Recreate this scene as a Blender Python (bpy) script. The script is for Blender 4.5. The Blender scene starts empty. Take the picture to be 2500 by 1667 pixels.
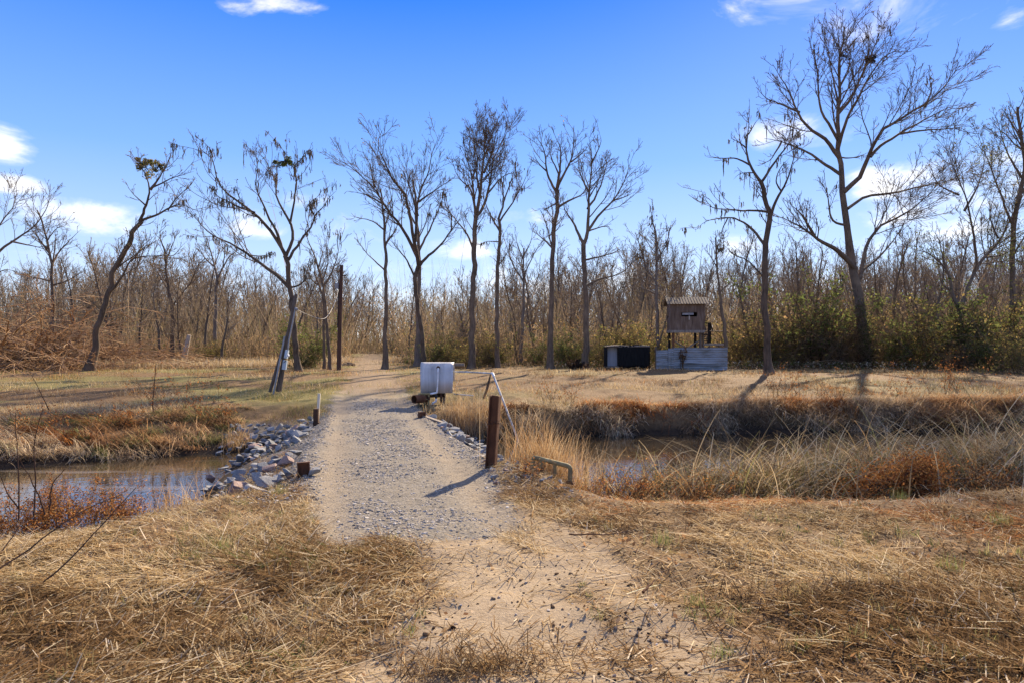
import bpy, bmesh, math, random
import numpy as np
from mathutils import Vector, Matrix
random.seed(7)
RNG = np.random.default_rng(11)
rad = math.radians
scene = bpy.context.scene
COL = scene.collection
CAMH, F = 1.65, 1666.7


def P(px, py, Y):
    """point seen at (px,py) of the 2500x1667 photograph, at distance Y"""
    return np.array([(px - 1250) / F * Y, Y, CAMH - (py - 833.5) / F * Y])


# ------------------------------------------------------------------ noise
def vnoise(x, y, seed=0):
    xi, yi = np.floor(x).astype(np.int64), np.floor(y).astype(np.int64)
    fx, fy = x - xi, y - yi
    fx, fy = fx * fx * (3 - 2 * fx), fy * fy * (3 - 2 * fy)

    def h(a, b):
        n = (a * 374761393 + b * 668265263 + seed * 144665) & 0x7fffffff
        n = ((n ^ (n >> 13)) * 1274126177) & 0x7fffffff
        return ((n ^ (n >> 16)) & 0xffff) / 65535.0
    return (h(xi, yi) * (1 - fx) + h(xi + 1, yi) * fx) * (1 - fy) + (h(xi, yi + 1) * (1 - fx) + h(xi + 1, yi + 1) * fx) * fy


def fbm(x, y, sc, seed=0, oct=4):
    a, s, t = 0, 1.0, 0
    for o in range(oct):
        a = a + vnoise(x * sc * 2 ** o, y * sc * 2 ** o, seed + o * 17) * s
        t += s
        s *= .5
    return a / t


def sstep(a, b, x):
    t = np.clip((x - a) / (b - a), 0, 1)
    return t * t * (3 - 2 * t)


# ------------------------------------------------------------------ terrain
NX = np.array([[-60, -3], [-20, 2.6], [-12, 5.2], [-6.4, 7.45], [-4, 8.8], [-2.4, 10.3], [-.2, 11.1], [.5, 9.8], [1.0, 9.05], [2, 8.8], [4, 8.9], [8, 9.5], [14, 10.6], [60, 14]])
FX = np.array([[-60, -1], [-20, 8.3], [-12, 11.3], [-9.2, 12.3], [-5.5, 13.8], [-3.5, 14.6], [-1, 15.5], [0, 15.9], [2, 16.3], [5, 16.6], [10, 17.2], [20, 18.6], [60, 24]])
WATER_Z = -.6


def road_c(y):
    return np.where(y < 18, -.88 - .24 * (y - 6.2), -.88 - .24 * 11.8 - .205 * (y - 18))


def road_hw(y):
    return np.interp(y, [4, 6.2, 8, 9.8, 12, 14, 18, 24, 60], [.8, .84, 1.08, 1.27, 1.12, 1.05, 1.0, 1.0, 1.1])


def height(x, y, fine=True):
    x, y = np.asarray(x, float), np.asarray(y, float)
    wob = (fbm(x, y, .55, 5, 3) - .5) * .7
    a = y - np.interp(x, NX[:, 0], NX[:, 1]) + wob       # >0 past the near waterline
    b = np.interp(x, FX[:, 0], FX[:, 1]) - y + wob       # >0 before the far waterline
    inside = np.minimum(a, b)
    far = .05 + .25 * sstep(16.5, 29, y)
    # near bank
    nw = np.interp(x, [-10, -5, -2.4, -.5, .6, 2, 8], [4.0, 3.6, 2.6, 1.6, 2.0, 2.0, 1.5])
    qn = np.clip(-a / nw, 0, 1)
    nearland = -.6 + .6 * (1 - (1 - qn) ** 1.35)
    fw = np.interp(x, [-12, -6, -3, -1, .5, 3, 30], [3.0, 3.2, 2.2, 1.5, 1.0, 1.15, 1.3])
    q = np.clip(-b / fw, 0, 1)
    farland = -.6 + (far + .6) * np.where(x < -2, q ** .8, 1 - (1 - q) ** 2.2)
    h = np.where(inside > 0, -.6 - .7 * sstep(0, 1.2, inside), np.where(a <= 0, nearland, farland))
    # causeway carrying the track
    d = np.abs(x - road_c(y)) - road_hw(y)
    sl = np.where(x < road_c(y), .40, .55)
    cz = .05 * sstep(13, 16.5, y) + .25 * sstep(16.5, 29, y) - np.maximum(0, d) * sl
    cz = np.where(y > 6, cz, -9)
    h = np.maximum(h, cz)
    # ruts
    on = sstep(.15, -.25, d) * sstep(5, 6.5, y)
    for s in (-.80, .80):
        h = h - .022 * on * np.exp(-((x - road_c(y) - s) / .2) ** 2)
    # undulation
    h = h + (fbm(x, y, .3, 31, 3) - .5) * .10 * (1 - on)
    h = h + (fbm(x, y, 1.0, 45, 3) - .5) * .16 * (1 - on) * sstep(15, 18.5, y) * sstep(45, 34, y)
    h = h + (fbm(x, y, .09, 37, 2) - .5) * .3 * sstep(20, 60, y)
    if fine:
        fade = sstep(30, 14, y)
        h = h + (fbm(x, y, 2.4, 41, 3) - .5) * .09 * fade * (1 - .8 * on)
        h = h + (fbm(x, y, 11.0, 43, 3) - .5) * .018 * fade
    return h


def axis(lo, hi, fine_lo, fine_hi, step, ratio):
    mid = list(np.arange(fine_lo, fine_hi + step * .5, step))
    l, s, v = [], step, fine_lo
    while v > lo:
        s *= ratio
        v -= s
        l.append(v)
    r, s, v = [], step, mid[-1]
    while v < hi:
        s *= ratio
        v += s
        r.append(v)
    return np.array(l[::-1] + mid + r)


def sandmask(x, y):
    """bare sandy middle of the track in the foreground"""
    c = .05 + .14 * (y - 4)*-1
    c = np.interp(y, [1, 3, 4, 5, 6.2], [.35, .28, .15, -.1, -.7])
    w = np.interp(y, [1, 3, 3.8, 4.6, 5.6, 6.3], [1.5, 1.25, .95, .6, .6, .9])
    n = (fbm(x, y, 1.6, 61, 4) - .5) * 1.6
    m = sstep(1.0, .3, np.abs(x - c) / w + n)
    # a second paler wheel line to the right
    c2 = np.interp(y, [3, 5, 6.5], [1.0, .55, .1])
    m2 = sstep(1, .2, np.abs(x - c2) / .4 + n) * .8
    return np.maximum(m, m2) * sstep(6.9, 6.0, y)


def gravelmask(x, y):
    d = np.abs(x - road_c(y)) - road_hw(y)
    n = (fbm(x, y, 2.2, 71, 4) - .5) * .7
    m = sstep(.22, -.05, d + n * .6 - .25 * ((y > 9.5) & (y < 15)))
    end = 5.85 + .25 * np.sin(x * 2.1) - .35 * (x < -1.2)
    m = m * sstep(-.15, .15, y - end + n * .5) * sstep(24, 17, y + n * 6)
    return m


def trackmask(x, y):
    d = np.abs(x - road_c(y)) - road_hw(y) * .9
    n = (fbm(x, y, .8, 77, 4) - .5) * 1.6
    return sstep(.3, -.3, d + n) * sstep(16, 22, y)


# ------------------------------------------------------------------ mesh builders
class Geo:
    def __init__(s):
        s.v, s.q, s.t, s.c, s.qm, s.tm, s.n = [], [], [], [], [], [], 0

    def add(s, v, q=None, t=None, c=None, mi=0):
        v = np.asarray(v, np.float32).reshape(-1, 3)
        s.v.append(v)
        if c is None:
            c = np.ones((len(v), 3), np.float32)
        s.c.append(np.broadcast_to(np.asarray(c, np.float32), (len(v), 3)))
        if q is not None and len(q):
            s.q.append(np.asarray(q, np.int64).reshape(-1, 4) + s.n)
            s.qm.append(np.full(len(s.q[-1]), mi, np.int32))
        if t is not None and len(t):
            s.t.append(np.asarray(t, np.int64).reshape(-1, 3) + s.n)
            s.tm.append(np.full(len(s.t[-1]), mi, np.int32))
        s.n += len(v)

    def tubes(s, Pt, R, sides, c=None, mi=0, caps=False):
        Pt = np.asarray(Pt, float)
        R = np.asarray(R, float)
        if Pt.ndim == 2:
            Pt, R = Pt[None], R[None]
        B, n, _ = Pt.shape
        if B == 0:
            return
        T = np.gradient(Pt, axis=1)
        T /= np.linalg.norm(T, axis=2, keepdims=True) + 1e-9
        ov = Pt[:, -1] - Pt[:, 0]
        ref = np.where((np.abs(ov[:, 2:3]) > .8 * np.linalg.norm(ov, axis=1, keepdims=True)), [[.2, .97, .1]], [[.1, .2, .97]])[:, None, :]
        A = ref - (ref * T).sum(2, keepdims=True) * T
        A /= np.linalg.norm(A, axis=2, keepdims=True) + 1e-9
        Bn = np.cross(T, A)
        ang = np.linspace(0, 2 * np.pi, sides, endpoint=False)
        V = Pt[:, :, None, :] + R[:, :, None, None] * (np.cos(ang)[None, None, :, None] * A[:, :, None, :] + np.sin(ang)[None, None, :, None] * Bn[:, :, None, :])
        i = np.arange(n - 1)[:, None]
        k = np.arange(sides)[None, :]
        k2 = (k + 1) % sides
        q = np.stack([i * sides + k, i * sides + k2, (i + 1) * sides + k2, (i + 1) * sides + k], -1).reshape(-1, 4)
        Q = (q[None] + (np.arange(B) * n * sides)[:, None, None]).reshape(-1, 4)
        if c is not None:
            c = np.asarray(c, float)
            if c.ndim == 2:
                c = np.repeat(c, n * sides, axis=0)
        s.add(V.reshape(-1, 3), Q, None, c, mi)
        if caps:
            for b in range(B):
                for e in (0, n - 1):
                    vv = V[b, e]
                    s.add(np.vstack([vv, Pt[b, e]]), None, [[k_, (k_ + 1) % sides, sides] if e else [(k_ + 1) % sides, k_, sides] for k_ in range(sides)],
                          None if c is None else (c[0] if c.ndim == 2 else c), mi)

    def leaves(s, C, size, c=None, mi=0, rng=RNG, aspect=.55, N=None):
        C = np.asarray(C, float)
        n = len(C)
        if not n:
            return
        u = rng.normal(size=(n, 3))
        u /= np.linalg.norm(u, axis=1, keepdims=True)
        w = np.cross(u, rng.normal(size=(n, 3)))
        w /= np.linalg.norm(w, axis=1, keepdims=True) + 1e-9
        sz = np.broadcast_to(size, (n,))[:, None]
        V = np.stack([C - u * sz, C + w * sz * aspect, C + u * sz, C - w * sz * aspect], 1)
        q = np.arange(4 * n).reshape(n, 4)
        s.add(V.reshape(-1, 3), q, None, None if c is None else np.repeat(np.broadcast_to(c, (n, 3)), 4, 0), mi)

    def blades(s, B, L, az, tilt, droop, W, nseg=2, c=None, mi=0, tip=.25, side=None):
        B = np.asarray(B, float)
        n = len(B)
        if not n:
            return
        L, az, tilt, droop, W = [np.broadcast_to(np.asarray(a, float), (n,)) for a in (L, az, tilt, droop, W)]
        p = B.copy()
        wd = az + np.pi / 2 + (0 if side is None else side)
        wv = np.stack([np.cos(wd), np.sin(wd), np.zeros(n)], 1)
        rows = []
        for k in range(nseg + 1):
            f = k / nseg
            ww = W * (1 - (1 - tip) * f ** 1.3) * .5
            rows.append(np.stack([p - wv * ww[:, None], p + wv * ww[:, None]], 1))
            th = tilt + droop * (f + .5 / nseg)
            p = p + (L / nseg)[:, None] * np.stack([np.sin(th) * np.cos(az), np.sin(th) * np.sin(az), np.cos(th)], 1)
        V = np.stack(rows, 1).reshape(n, -1, 3)
        m = (nseg + 1) * 2
        q = np.array([[2 * k, 2 * k + 1, 2 * k + 3, 2 * k + 2] for k in range(nseg)])
        Q = (q[None] + (np.arange(n) * m)[:, None, None]).reshape(-1, 4)
        s.add(V.reshape(-1, 3), Q, None, None if c is None else np.repeat(np.broadcast_to(c, (n, 3)), m, 0), mi)

    def stones(s, C, S, c=None, mi=0, rng=RNG, flat=.65):
        n = len(C)
        if not n:
            return
        g = (1 + 5 ** .5) / 2
        ico = np.array([[-1, g, 0], [1, g, 0], [-1, -g, 0], [1, -g, 0], [0, -1, g], [0, 1, g], [0, -1, -g], [0, 1, -g], [g, 0, -1], [g, 0, 1], [-g, 0, -1], [-g, 0, 1]]) / 1.9
        f = np.array([[0, 11, 5], [0, 5, 1], [0, 1, 7], [0, 7, 10], [0, 10, 11], [1, 5, 9], [5, 11, 4], [11, 10, 2], [10, 7, 6], [7, 1, 8], [3, 9, 4], [3, 4, 2], [3, 2, 6], [3, 6, 8], [3, 8, 9], [4, 9, 5], [2, 4, 11], [6, 2, 10], [8, 6, 7], [9, 8, 1]])
        V = ico[None] * (1 + rng.normal(size=(n, 12, 1)) * .22) * rng.uniform(.6, 1.25, size=(n, 1, 3))
        V[:, :, 2] *= flat
        a = rng.uniform(0, 6.28, n)
        ca, sa = np.cos(a)[:, None], np.sin(a)[:, None]
        X = V[:, :, 0] * ca - V[:, :, 1] * sa
        Y = V[:, :, 0] * sa + V[:, :, 1] * ca
        V = np.stack([X, Y, V[:, :, 2]], 2) * np.asarray(S)[:, None, None] + np.asarray(C)[:, None, :]
        T = (f[None] + (np.arange(n) * 12)[:, None, None]).reshape(-1, 3)
        s.add(V.reshape(-1, 3), None, T, None if c is None else np.repeat(c, 12, 0), mi)

    def mesh(s, name, mats, smooth=False):
        V = np.concatenate(s.v)
        C = np.concatenate(s.c)
        me = bpy.data.meshes.new(name)
        q = np.concatenate(s.q) if s.q else np.zeros((0, 4), np.int64)
        t = np.concatenate(s.t) if s.t else np.zeros((0, 3), np.int64)
        me.vertices.add(len(V))
        me.vertices.foreach_set('co', V.ravel())
        me.loops.add(q.size + t.size)
        me.loops.foreach_set('vertex_index', np.concatenate([q.ravel(), t.ravel()]).astype(np.int32))
        me.polygons.add(len(q) + len(t))
        ls = np.concatenate([np.arange(len(q)) * 4, q.size + np.arange(len(t)) * 3]).astype(np.int32)
        me.polygons.foreach_set('loop_start', ls)
        mi = np.concatenate((s.qm if s.qm else []) + (s.tm if s.tm else [])) if (s.qm or s.tm) else np.zeros(0, np.int32)
        me.polygons.foreach_set('material_index', mi.astype(np.int32))
        me.polygons.foreach_set('use_smooth', np.full(len(mi), smooth, bool))
        me.update(calc_edges=True)
        at = me.color_attributes.new('Col', 'FLOAT_COLOR', 'POINT')
        at.data.foreach_set('color', np.concatenate([C, np.ones((len(C), 1), np.float32)], 1).astype(np.float32).ravel())
        for m in (mats if isinstance(mats, (list, tuple)) else [mats]):
            me.materials.append(m)
        return me


def link(name, me, parent=None, loc=None, kind=None):
    o = bpy.data.objects.new(name, me)
    COL.objects.link(o)
    if parent:
        o.parent = parent
    if loc is not None:
        o.location = loc
    if kind:
        o['kind'] = kind
    return o


def tag(o, label, cat, group=None):
    o['label'], o['category'] = label, cat
    if group:
        o['group'] = group
    return o


def empty(name, loc, label=None, cat=None, group=None):
    o = link(name, None, None, loc)
    o.empty_display_size = .1
    if label:
        tag(o, label, cat, group)
    return o


# ------------------------------------------------------------------ materials
def nodes(name):
    m = bpy.data.materials.new(name)
    m.use_nodes = True
    nt = m.node_tree
    for n in list(nt.nodes):
        if n.type != 'OUTPUT_MATERIAL':
            nt.nodes.remove(n)
    return m, nt, nt.nodes['Material Output']


def N(nt, t, **kw):
    n = nt.nodes.new(t)
    for k, v in kw.items():
        if k.startswith('i_'):
            n.inputs[k[2:].replace('_', ' ')].default_value = v
        else:
            setattr(n, k, v)
    return n


def ramp(nt, fac, stops):
    r = nt.nodes.new('ShaderNodeValToRGB')
    e = r.color_ramp.elements
    while len(e) < len(stops):
        e.new(.5)
    for k, (p, c) in enumerate(stops):
        e[k].position = p
        e[k].color = (*c, 1) if len(c) == 3 else c
    nt.links.new(fac, r.inputs[0])
    return r.outputs[0]


def noise_mat(name, stops, scale=8, rough=.8, bump=.3, stretch=(1, 1, 1), metallic=0, detail=6, spec=.3, bdist=.02, coords='Object'):
    m, nt, out = nodes(name)
    tc = N(nt, 'ShaderNodeTexCoord')
    mp = N(nt, 'ShaderNodeMapping')
    mp.inputs['Scale'].default_value = stretch
    nt.links.new(tc.outputs[coords], mp.inputs[0])
    nz = N(nt, 'ShaderNodeTexNoise', i_Scale=scale, i_Detail=detail, i_Roughness=.65)
    nt.links.new(mp.outputs[0], nz.inputs['Vector'])
    col = ramp(nt, nz.outputs['Fac'], stops)
    b = N(nt, 'ShaderNodeBsdfPrincipled', i_Roughness=rough, i_Metallic=metallic)
    b.inputs['Specular IOR Level'].default_value = spec
    nt.links.new(col, b.inputs['Base Color'])
    if bump:
        bp = N(nt, 'ShaderNodeBump', i_Strength=bump, i_Distance=bdist)
        nt.links.new(nz.outputs['Fac'], bp.inputs['Height'])
        nt.links.new(bp.outputs[0], b.inputs['Normal'])
    nt.links.new(b.outputs[0], out.inputs[0])
    return m


def leaf_mat(name, trans=.4, tint=(1, 1, 1), rough=.7, gloss=.0):
    m, nt, out = nodes(name)
    at = N(nt, 'ShaderNodeVertexColor', layer_name='Col')
    mul = N(nt, 'ShaderNodeMix', data_type='RGBA', blend_type='MULTIPLY')
    mul.inputs[0].default_value = 1
    nt.links.new(at.outputs[0], mul.inputs[6])
    mul.inputs[7].default_value = (*tint, 1)
    d = N(nt, 'ShaderNodeBsdfDiffuse')
    t = N(nt, 'ShaderNodeBsdfTranslucent')
    nt.links.new(mul.outputs[2], d.inputs[0])
    nt.links.new(mul.outputs[2], t.inputs[0])
    mx = N(nt, 'ShaderNodeMixShader')
    mx.inputs[0].default_value = trans
    nt.links.new(d.outputs[0], mx.inputs[1])
    nt.links.new(t.outputs[0], mx.inputs[2])
    last = mx.outputs[0]
    if gloss:
        g = N(nt, 'ShaderNodeBsdfGlossy', i_Roughness=.35)
        g.inputs[0].default_value = (1, 1, 1, 1)
        m2 = N(nt, 'ShaderNodeMixShader')
        m2.inputs[0].default_value = gloss
        nt.links.new(last, m2.inputs[1])
        nt.links.new(g.outputs[0], m2.inputs[2])
        last = m2.outputs[0]
    nt.links.new(last, out.inputs[0])
    return m


def bark_mat(name, dark, light, warm=None):
    m, nt, out = nodes(name)
    tc = N(nt, 'ShaderNodeTexCoord')
    mp = N(nt, 'ShaderNodeMapping')
    mp.inputs['Scale'].default_value = (1, 1, .22)
    nt.links.new(tc.outputs['Object'], mp.inputs[0])
    nz = N(nt, 'ShaderNodeTexNoise', i_Scale=16, i_Detail=6, i_Roughness=.7)
    nt.links.new(mp.outputs[0], nz.inputs['Vector'])
    n2 = N(nt, 'ShaderNodeTexNoise', i_Scale=1.3, i_Detail=3)
    nt.links.new(tc.outputs['Object'], n2.inputs['Vector'])
    c1 = ramp(nt, nz.outputs['Fac'], [(.3, dark), (.7, light)])
    mx = N(nt, 'ShaderNodeMix', data_type='RGBA', blend_type='MIX')
    f = ramp(nt, n2.outputs['Fac'], [(.45, (0, 0, 0)), (.7, (.6, .6, .6))])
    nt.links.new(f, mx.inputs[0])
    nt.links.new(c1, mx.inputs[6])
    mx.inputs[7].default_value = (*(warm or light), 1)
    b = N(nt, 'ShaderNodeBsdfPrincipled', i_Roughness=.9)
    b.inputs['Specular IOR Level'].default_value = .15
    nt.links.new(mx.outputs[2], b.inputs['Base Color'])
    bp = N(nt, 'ShaderNodeBump', i_Strength=.8, i_Distance=.03)
    nt.links.new(nz.outputs['Fac'], bp.inputs['Height'])
    nt.links.new(bp.outputs[0], b.inputs['Normal'])
    nt.links.new(b.outputs[0], out.inputs[0])
    return m


M = {}
M['bark'] = bark_mat('bark_brown', (.06, .042, .028), (.21, .15, .10), (.27, .185, .115))
M['bark_dark'] = bark_mat('bark_dark', (.042, .03, .02), (.15, .107, .073), (.20, .135, .085))
M['bark_grey'] = bark_mat('bark_grey', (.08, .065, .052), (.24, .19, .15), (.25, .18, .12))
M['twig'] = noise_mat('twig_bark', [(.3, (.07, .048, .033)), (.7, (.20, .14, .09))], 6, .9, 0)
M['twig_far'] = noise_mat('twig_bark_far', [(.3, (.13, .093, .06)), (.7, (.30, .222, .145))], 3, .9, 0)
M['bark_far'] = bark_mat('bark_far', (.05, .038, .028), (.16, .12, .085), (.22, .16, .10))
M['leaf'] = leaf_mat('dry_leaf', .45)
M['green'] = leaf_mat('green_leaf', .5)
M['moss'] = leaf_mat('spanish_moss', .35)
M['grass'] = leaf_mat('dry_grass', .38)
M['reed'] = leaf_mat('reed_blade', .32)
M['gravel'] = leaf_mat('gravel_stone', 0.0)
M['rust'] = noise_mat('rusty_steel', [(.3, (.06, .028, .017)), (.55, (.15, .065, .032)), (.8, (.27, .13, .06))], 9, .85, .35, (1, 1, .35), spec=.2)
M['rust_dark'] = noise_mat('dark_rusty_steel', [(.3, (.035, .02, .014)), (.7, (.11, .055, .03))], 12, .85, .3, spec=.2)
M['galv'] = noise_mat('galvanised_sheet', [(.28, (.26, .25, .235)), (.48, (.44, .43, .415)), (.75, (.56, .55, .53))], 5, .6, .03, (1.6, 1, .12), metallic=.15, spec=.25)
M['pvc'] = noise_mat('white_pvc', [(.35, (.55, .54, .50)), (.6, (.80, .80, .78))], 14, .4, .05, spec=.4)
M['pvc_dirty'] = noise_mat('dirty_pvc', [(.3, (.10, .09, .075)), (.48, (.40, .38, .34)), (.7, (.72, .71, .67))], 11, .6, .1, spec=.3)
M['mustard'] = noise_mat('weathered_mustard_pipe', [(.3, (.13, .10, .05)), (.6, (.30, .23, .10)), (.8, (.36, .30, .17))], 10, .75, .2)
M['black'] = noise_mat('black_plastic', [(.3, (.01, .01, .01)), (.7, (.03, .03, .03))], 10, .5, .05)
M['fabric'] = noise_mat('black_fabric', [(.3, (.006, .006, .006)), (.7, (.022, .021, .02))], 5, .95, .5, (6, 6, .5), spec=.1)
M['pole'] = noise_mat('treated_pole_wood', [(.3, (.05, .024, .016)), (.7, (.13, .065, .042))], 8, .9, .4, (4, 4, .25))
M['oldpole'] = noise_mat('weathered_pole_wood', [(.3, (.07, .05, .036)), (.7, (.18, .135, .10))], 8, .9, .4, (4, 4, .25))
M['plank'] = noise_mat('weathered_plank', [(.3, (.13, .10, .075)), (.7, (.34, .28, .22))], 6, .9, .4, (5, 5, 1))
M['board'] = noise_mat('stained_plywood', [(.25, (.075, .044, .027)), (.5, (.15, .095, .06)), (.75, (.27, .19, .135))], 5, .85, .2, (3, 3, .35))
M['board_light'] = noise_mat('pale_board', [(.3, (.30, .24, .18)), (.7, (.50, .41, .32))], 5, .9, .2)
M['greyboard'] = noise_mat('grey_board', [(.3, (.26, .25, .25)), (.7, (.42, .40, .39))], 4, .9, .1, (3, 3, .4))
M['tin'] = noise_mat('old_roof_tin', [(.3, (.07, .055, .042)), (.5, (.14, .115, .095)), (.75, (.22, .195, .165))], 5, .9, .1, (.6, 3, 1), spec=.05)
M['siding'] = noise_mat('weathered_siding', [(.3, (.13, .12, .09)), (.5, (.27, .275, .27)), (.75, (.36, .385, .41))], 3.2, .6, .03, (.35, 1, 1.6), metallic=.1)
M['meter'] = noise_mat('meter_box_grey', [(.3, (.36, .42, .46)), (.7, (.46, .53, .58))], 5, .5, .05)
M['conduit'] = noise_mat('grey_conduit', [(.3, (.22, .21, .20)), (.7, (.36, .35, .34))], 8, .6, .05, metallic=.1)
M['stake'] = noise_mat('new_stake_wood', [(.3, (.55, .46, .34)), (.7, (.72, .64, .50))], 8, .8, .1, (4, 4, .5))
M['cable'] = noise_mat('pale_cable', [(.3, (.30, .28, .26)), (.7, (.44, .42, .39))], 8, .5, 0)
M['glass'] = noise_mat('meter_glass', [(.3, (.5, .5, .48)), (.7, (.7, .7, .68))], 8, .1, 0, spec=.6)
M['cutwood'] = noise_mat('cut_wood_end', [(.3, (.34, .22, .12)), (.7, (.55, .40, .25))], 12, .9, .1)
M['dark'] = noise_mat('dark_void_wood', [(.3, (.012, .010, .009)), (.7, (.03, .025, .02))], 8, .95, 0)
for k, (a, b_, c_) in {'rock': ((.09, .092, .095), (.22, .22, .22), (.40, .39, .37)), 'rock_dark': ((.06, .065, .07), (.15, .155, .16), (.28, .28, .275)), 'rock_red': ((.14, .09, .075), (.26, .18, .15), (.40, .31, .27))}.items():
    M[k] = noise_mat('stone_' + k, [(.25, a), (.5, b_), (.8, c_)], 9, .85, .5, spec=.25, bdist=.015, detail=8)


def ground_material():
    m, nt, out = nodes('ground_soil')
    L = nt.links.new
    at = N(nt, 'ShaderNodeVertexColor', layer_name='Col')
    sep = N(nt, 'ShaderNodeSeparateColor')
    L(at.outputs[0], sep.inputs[0])
    geo = N(nt, 'ShaderNodeNewGeometry')
    pos = geo.outputs['Position']

    def nz(scale, detail=6, rough=.6, dist=0):
        n = N(nt, 'ShaderNodeTexNoise', i_Scale=scale, i_Detail=detail, i_Roughness=rough, i_Distortion=dist)
        L(pos, n.inputs['Vector'])
        return n.outputs['Fac']

    def mix(f, a, b):
        x = N(nt, 'ShaderNodeMix', data_type='RGBA')
        if isinstance(f, float):
            x.inputs[0].default_value = f
        else:
            L(f, x.inputs[0])
        L(a, x.inputs[6])
        L(b, x.inputs[7])
        return x.outputs[2]
    n_fine, n_mid, n_big = nz(60, 5, .7), nz(9, 6, .65), nz(1.2, 4)
    litter = ramp(nt, n_fine, [(.25, (.03, .017, .009)), (.42, (.09, .054, .028)), (.6, (.22, .14, .07)), (.8, (.38, .26, .14))])
    litter2 = ramp(nt, n_mid, [(.3, (.05, .028, .014)), (.55, (.17, .105, .05)), (.8, (.28, .185, .10))])
    base = mix(.5, litter, litter2)
    sand = ramp(nt, nz(38, 8, .75), [(.25, (.13, .09, .055)), (.42, (.27, .20, .125)), (.75, (.39, .305, .205))])
    vor = N(nt, 'ShaderNodeTexVoronoi', i_Scale=34)
    L(pos, vor.inputs['Vector'])
    gcell = N(nt, 'ShaderNodeSeparateColor')
    L(vor.outputs['Color'], gcell.inputs[0])
    grav = ramp(nt, gcell.outputs[0], [(.0, (.08, .073, .065)), (.5, (.165, .15, .128)), (1.0, (.28, .25, .21))])
    fines = ramp(nt, nz(70, 6, .7), [(.3, (.13, .11, .083)), (.7, (.25, .212, .16))])
    grav = mix(ramp(nt, n_mid, [(.38, (.15, .15, .15)), (.62, (.85, .85, .85))]), grav, fines)
    green = ramp(nt, n_fine, [(.3, (.06, .065, .02)), (.6, (.20, .18, .06)), (.8, (.36, .28, .12))])
    c = mix(sep.outputs[2], base, green)
    c = mix(sep.outputs[0], c, grav)
    c = mix(sep.outputs[1], c, sand)
    sx = N(nt, 'ShaderNodeSeparateXYZ')
    L(pos, sx.inputs[0])
    mud = N(nt, 'ShaderNodeMapRange')
    mud.inputs['From Min'].default_value = -.30
    mud.inputs['From Max'].default_value = -.52
    L(sx.outputs[2], mud.inputs['Value'])
    mudc = ramp(nt, n_mid, [(.3, (.018, .013, .009)), (.7, (.055, .038, .025))])
    c = mix(mud.outputs[0], c, mudc)
    b = N(nt, 'ShaderNodeBsdfPrincipled', i_Roughness=.95)
    b.inputs['Specular IOR Level'].default_value = .12
    L(c, b.inputs['Base Color'])
    add = N(nt, 'ShaderNodeMath', operation='ADD')
    L(n_fine, add.inputs[0])
    L(n_mid, add.inputs[1])
    vg = N(nt, 'ShaderNodeMath', operation='MULTIPLY')
    L(vor.outputs['Distance'], vg.inputs[0])
    L(sep.outputs[0], vg.inputs[1])
    vd = N(nt, 'ShaderNodeMath', operation='MULTIPLY_ADD')
    L(vg.outputs[0], vd.inputs[0])
    vd.inputs[1].default_value = -.7
    L(add.outputs[0], vd.inputs[2])
    bp = N(nt, 'ShaderNodeBump', i_Strength=.7, i_Distance=.016)
    L(vd.outputs[0], bp.inputs['Height'])
    L(bp.outputs[0], b.inputs['Normal'])
    L(b.outputs[0], out.inputs[0])
    return m


M['ground'] = ground_material()


def water_material():
    m, nt, out = nodes('creek_water')
    L = nt.links.new
    geo = N(nt, 'ShaderNodeNewGeometry')
    mp = N(nt, 'ShaderNodeMapping')
    mp.inputs['Rotation'].default_value = (0, 0, rad(-20))
    mp.inputs['Scale'].default_value = (.35, 1.5, 1)
    L(geo.outputs['Position'], mp.inputs[0])
    n1 = N(nt, 'ShaderNodeTexNoise', i_Scale=1.0, i_Detail=7, i_Roughness=.6, i_Distortion=.8)
    L(mp.outputs[0], n1.inputs['Vector'])
    # still scum gathers against the far bank on the upstream side (x<-2)
    at = N(nt, 'ShaderNodeVertexColor', layer_name='Col')
    sep = N(nt, 'ShaderNodeSeparateColor')
    L(at.outputs[0], sep.inputs[0])
    ad = N(nt, 'ShaderNodeMath', operation='MULTIPLY_ADD')
    L(n1.outputs['Fac'], ad.inputs[0])
    ad.inputs[1].default_value = 1.0
    L(sep.outputs[0], ad.inputs[2])
    film = ramp(nt, ad.outputs[0], [(.80, (0, 0, 0)), (1.12, (1, 1, 1))])
    deep = N(nt, 'ShaderNodeBsdfPrincipled', i_Roughness=.02)
    deep.inputs['Base Color'].default_value = (.035, .026, .016, 1)
    deep.inputs['Specular IOR Level'].default_value = .9
    fl = N(nt, 'ShaderNodeBsdfPrincipled', i_Roughness=.22)
    fc = ramp(nt, n1.outputs['Fac'], [(.35, (.085, .066, .045)), (.65, (.20, .165, .125))])
    L(fc, fl.inputs['Base Color'])
    n2 = N(nt, 'ShaderNodeTexNoise', i_Scale=7, i_Detail=3)
    L(geo.outputs['Position'], n2.inputs['Vector'])
    bp = N(nt, 'ShaderNodeBump', i_Strength=.10, i_Distance=.02)
    L(n2.outputs['Fac'], bp.inputs['Height'])
    L(bp.outputs[0], deep.inputs['Normal'])
    mx = N(nt, 'ShaderNodeMixShader')
    mm = N(nt, 'ShaderNodeMath', operation='MULTIPLY')
    L(film, mm.inputs[0])
    mm.inputs[1].default_value = .6
    L(mm.outputs[0], mx.inputs[0])
    L(deep.outputs[0], mx.inputs[1])
    L(fl.outputs[0], mx.inputs[2])
    L(mx.outputs[0], out.inputs[0])
    return m


M['water'] = water_material()

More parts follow.
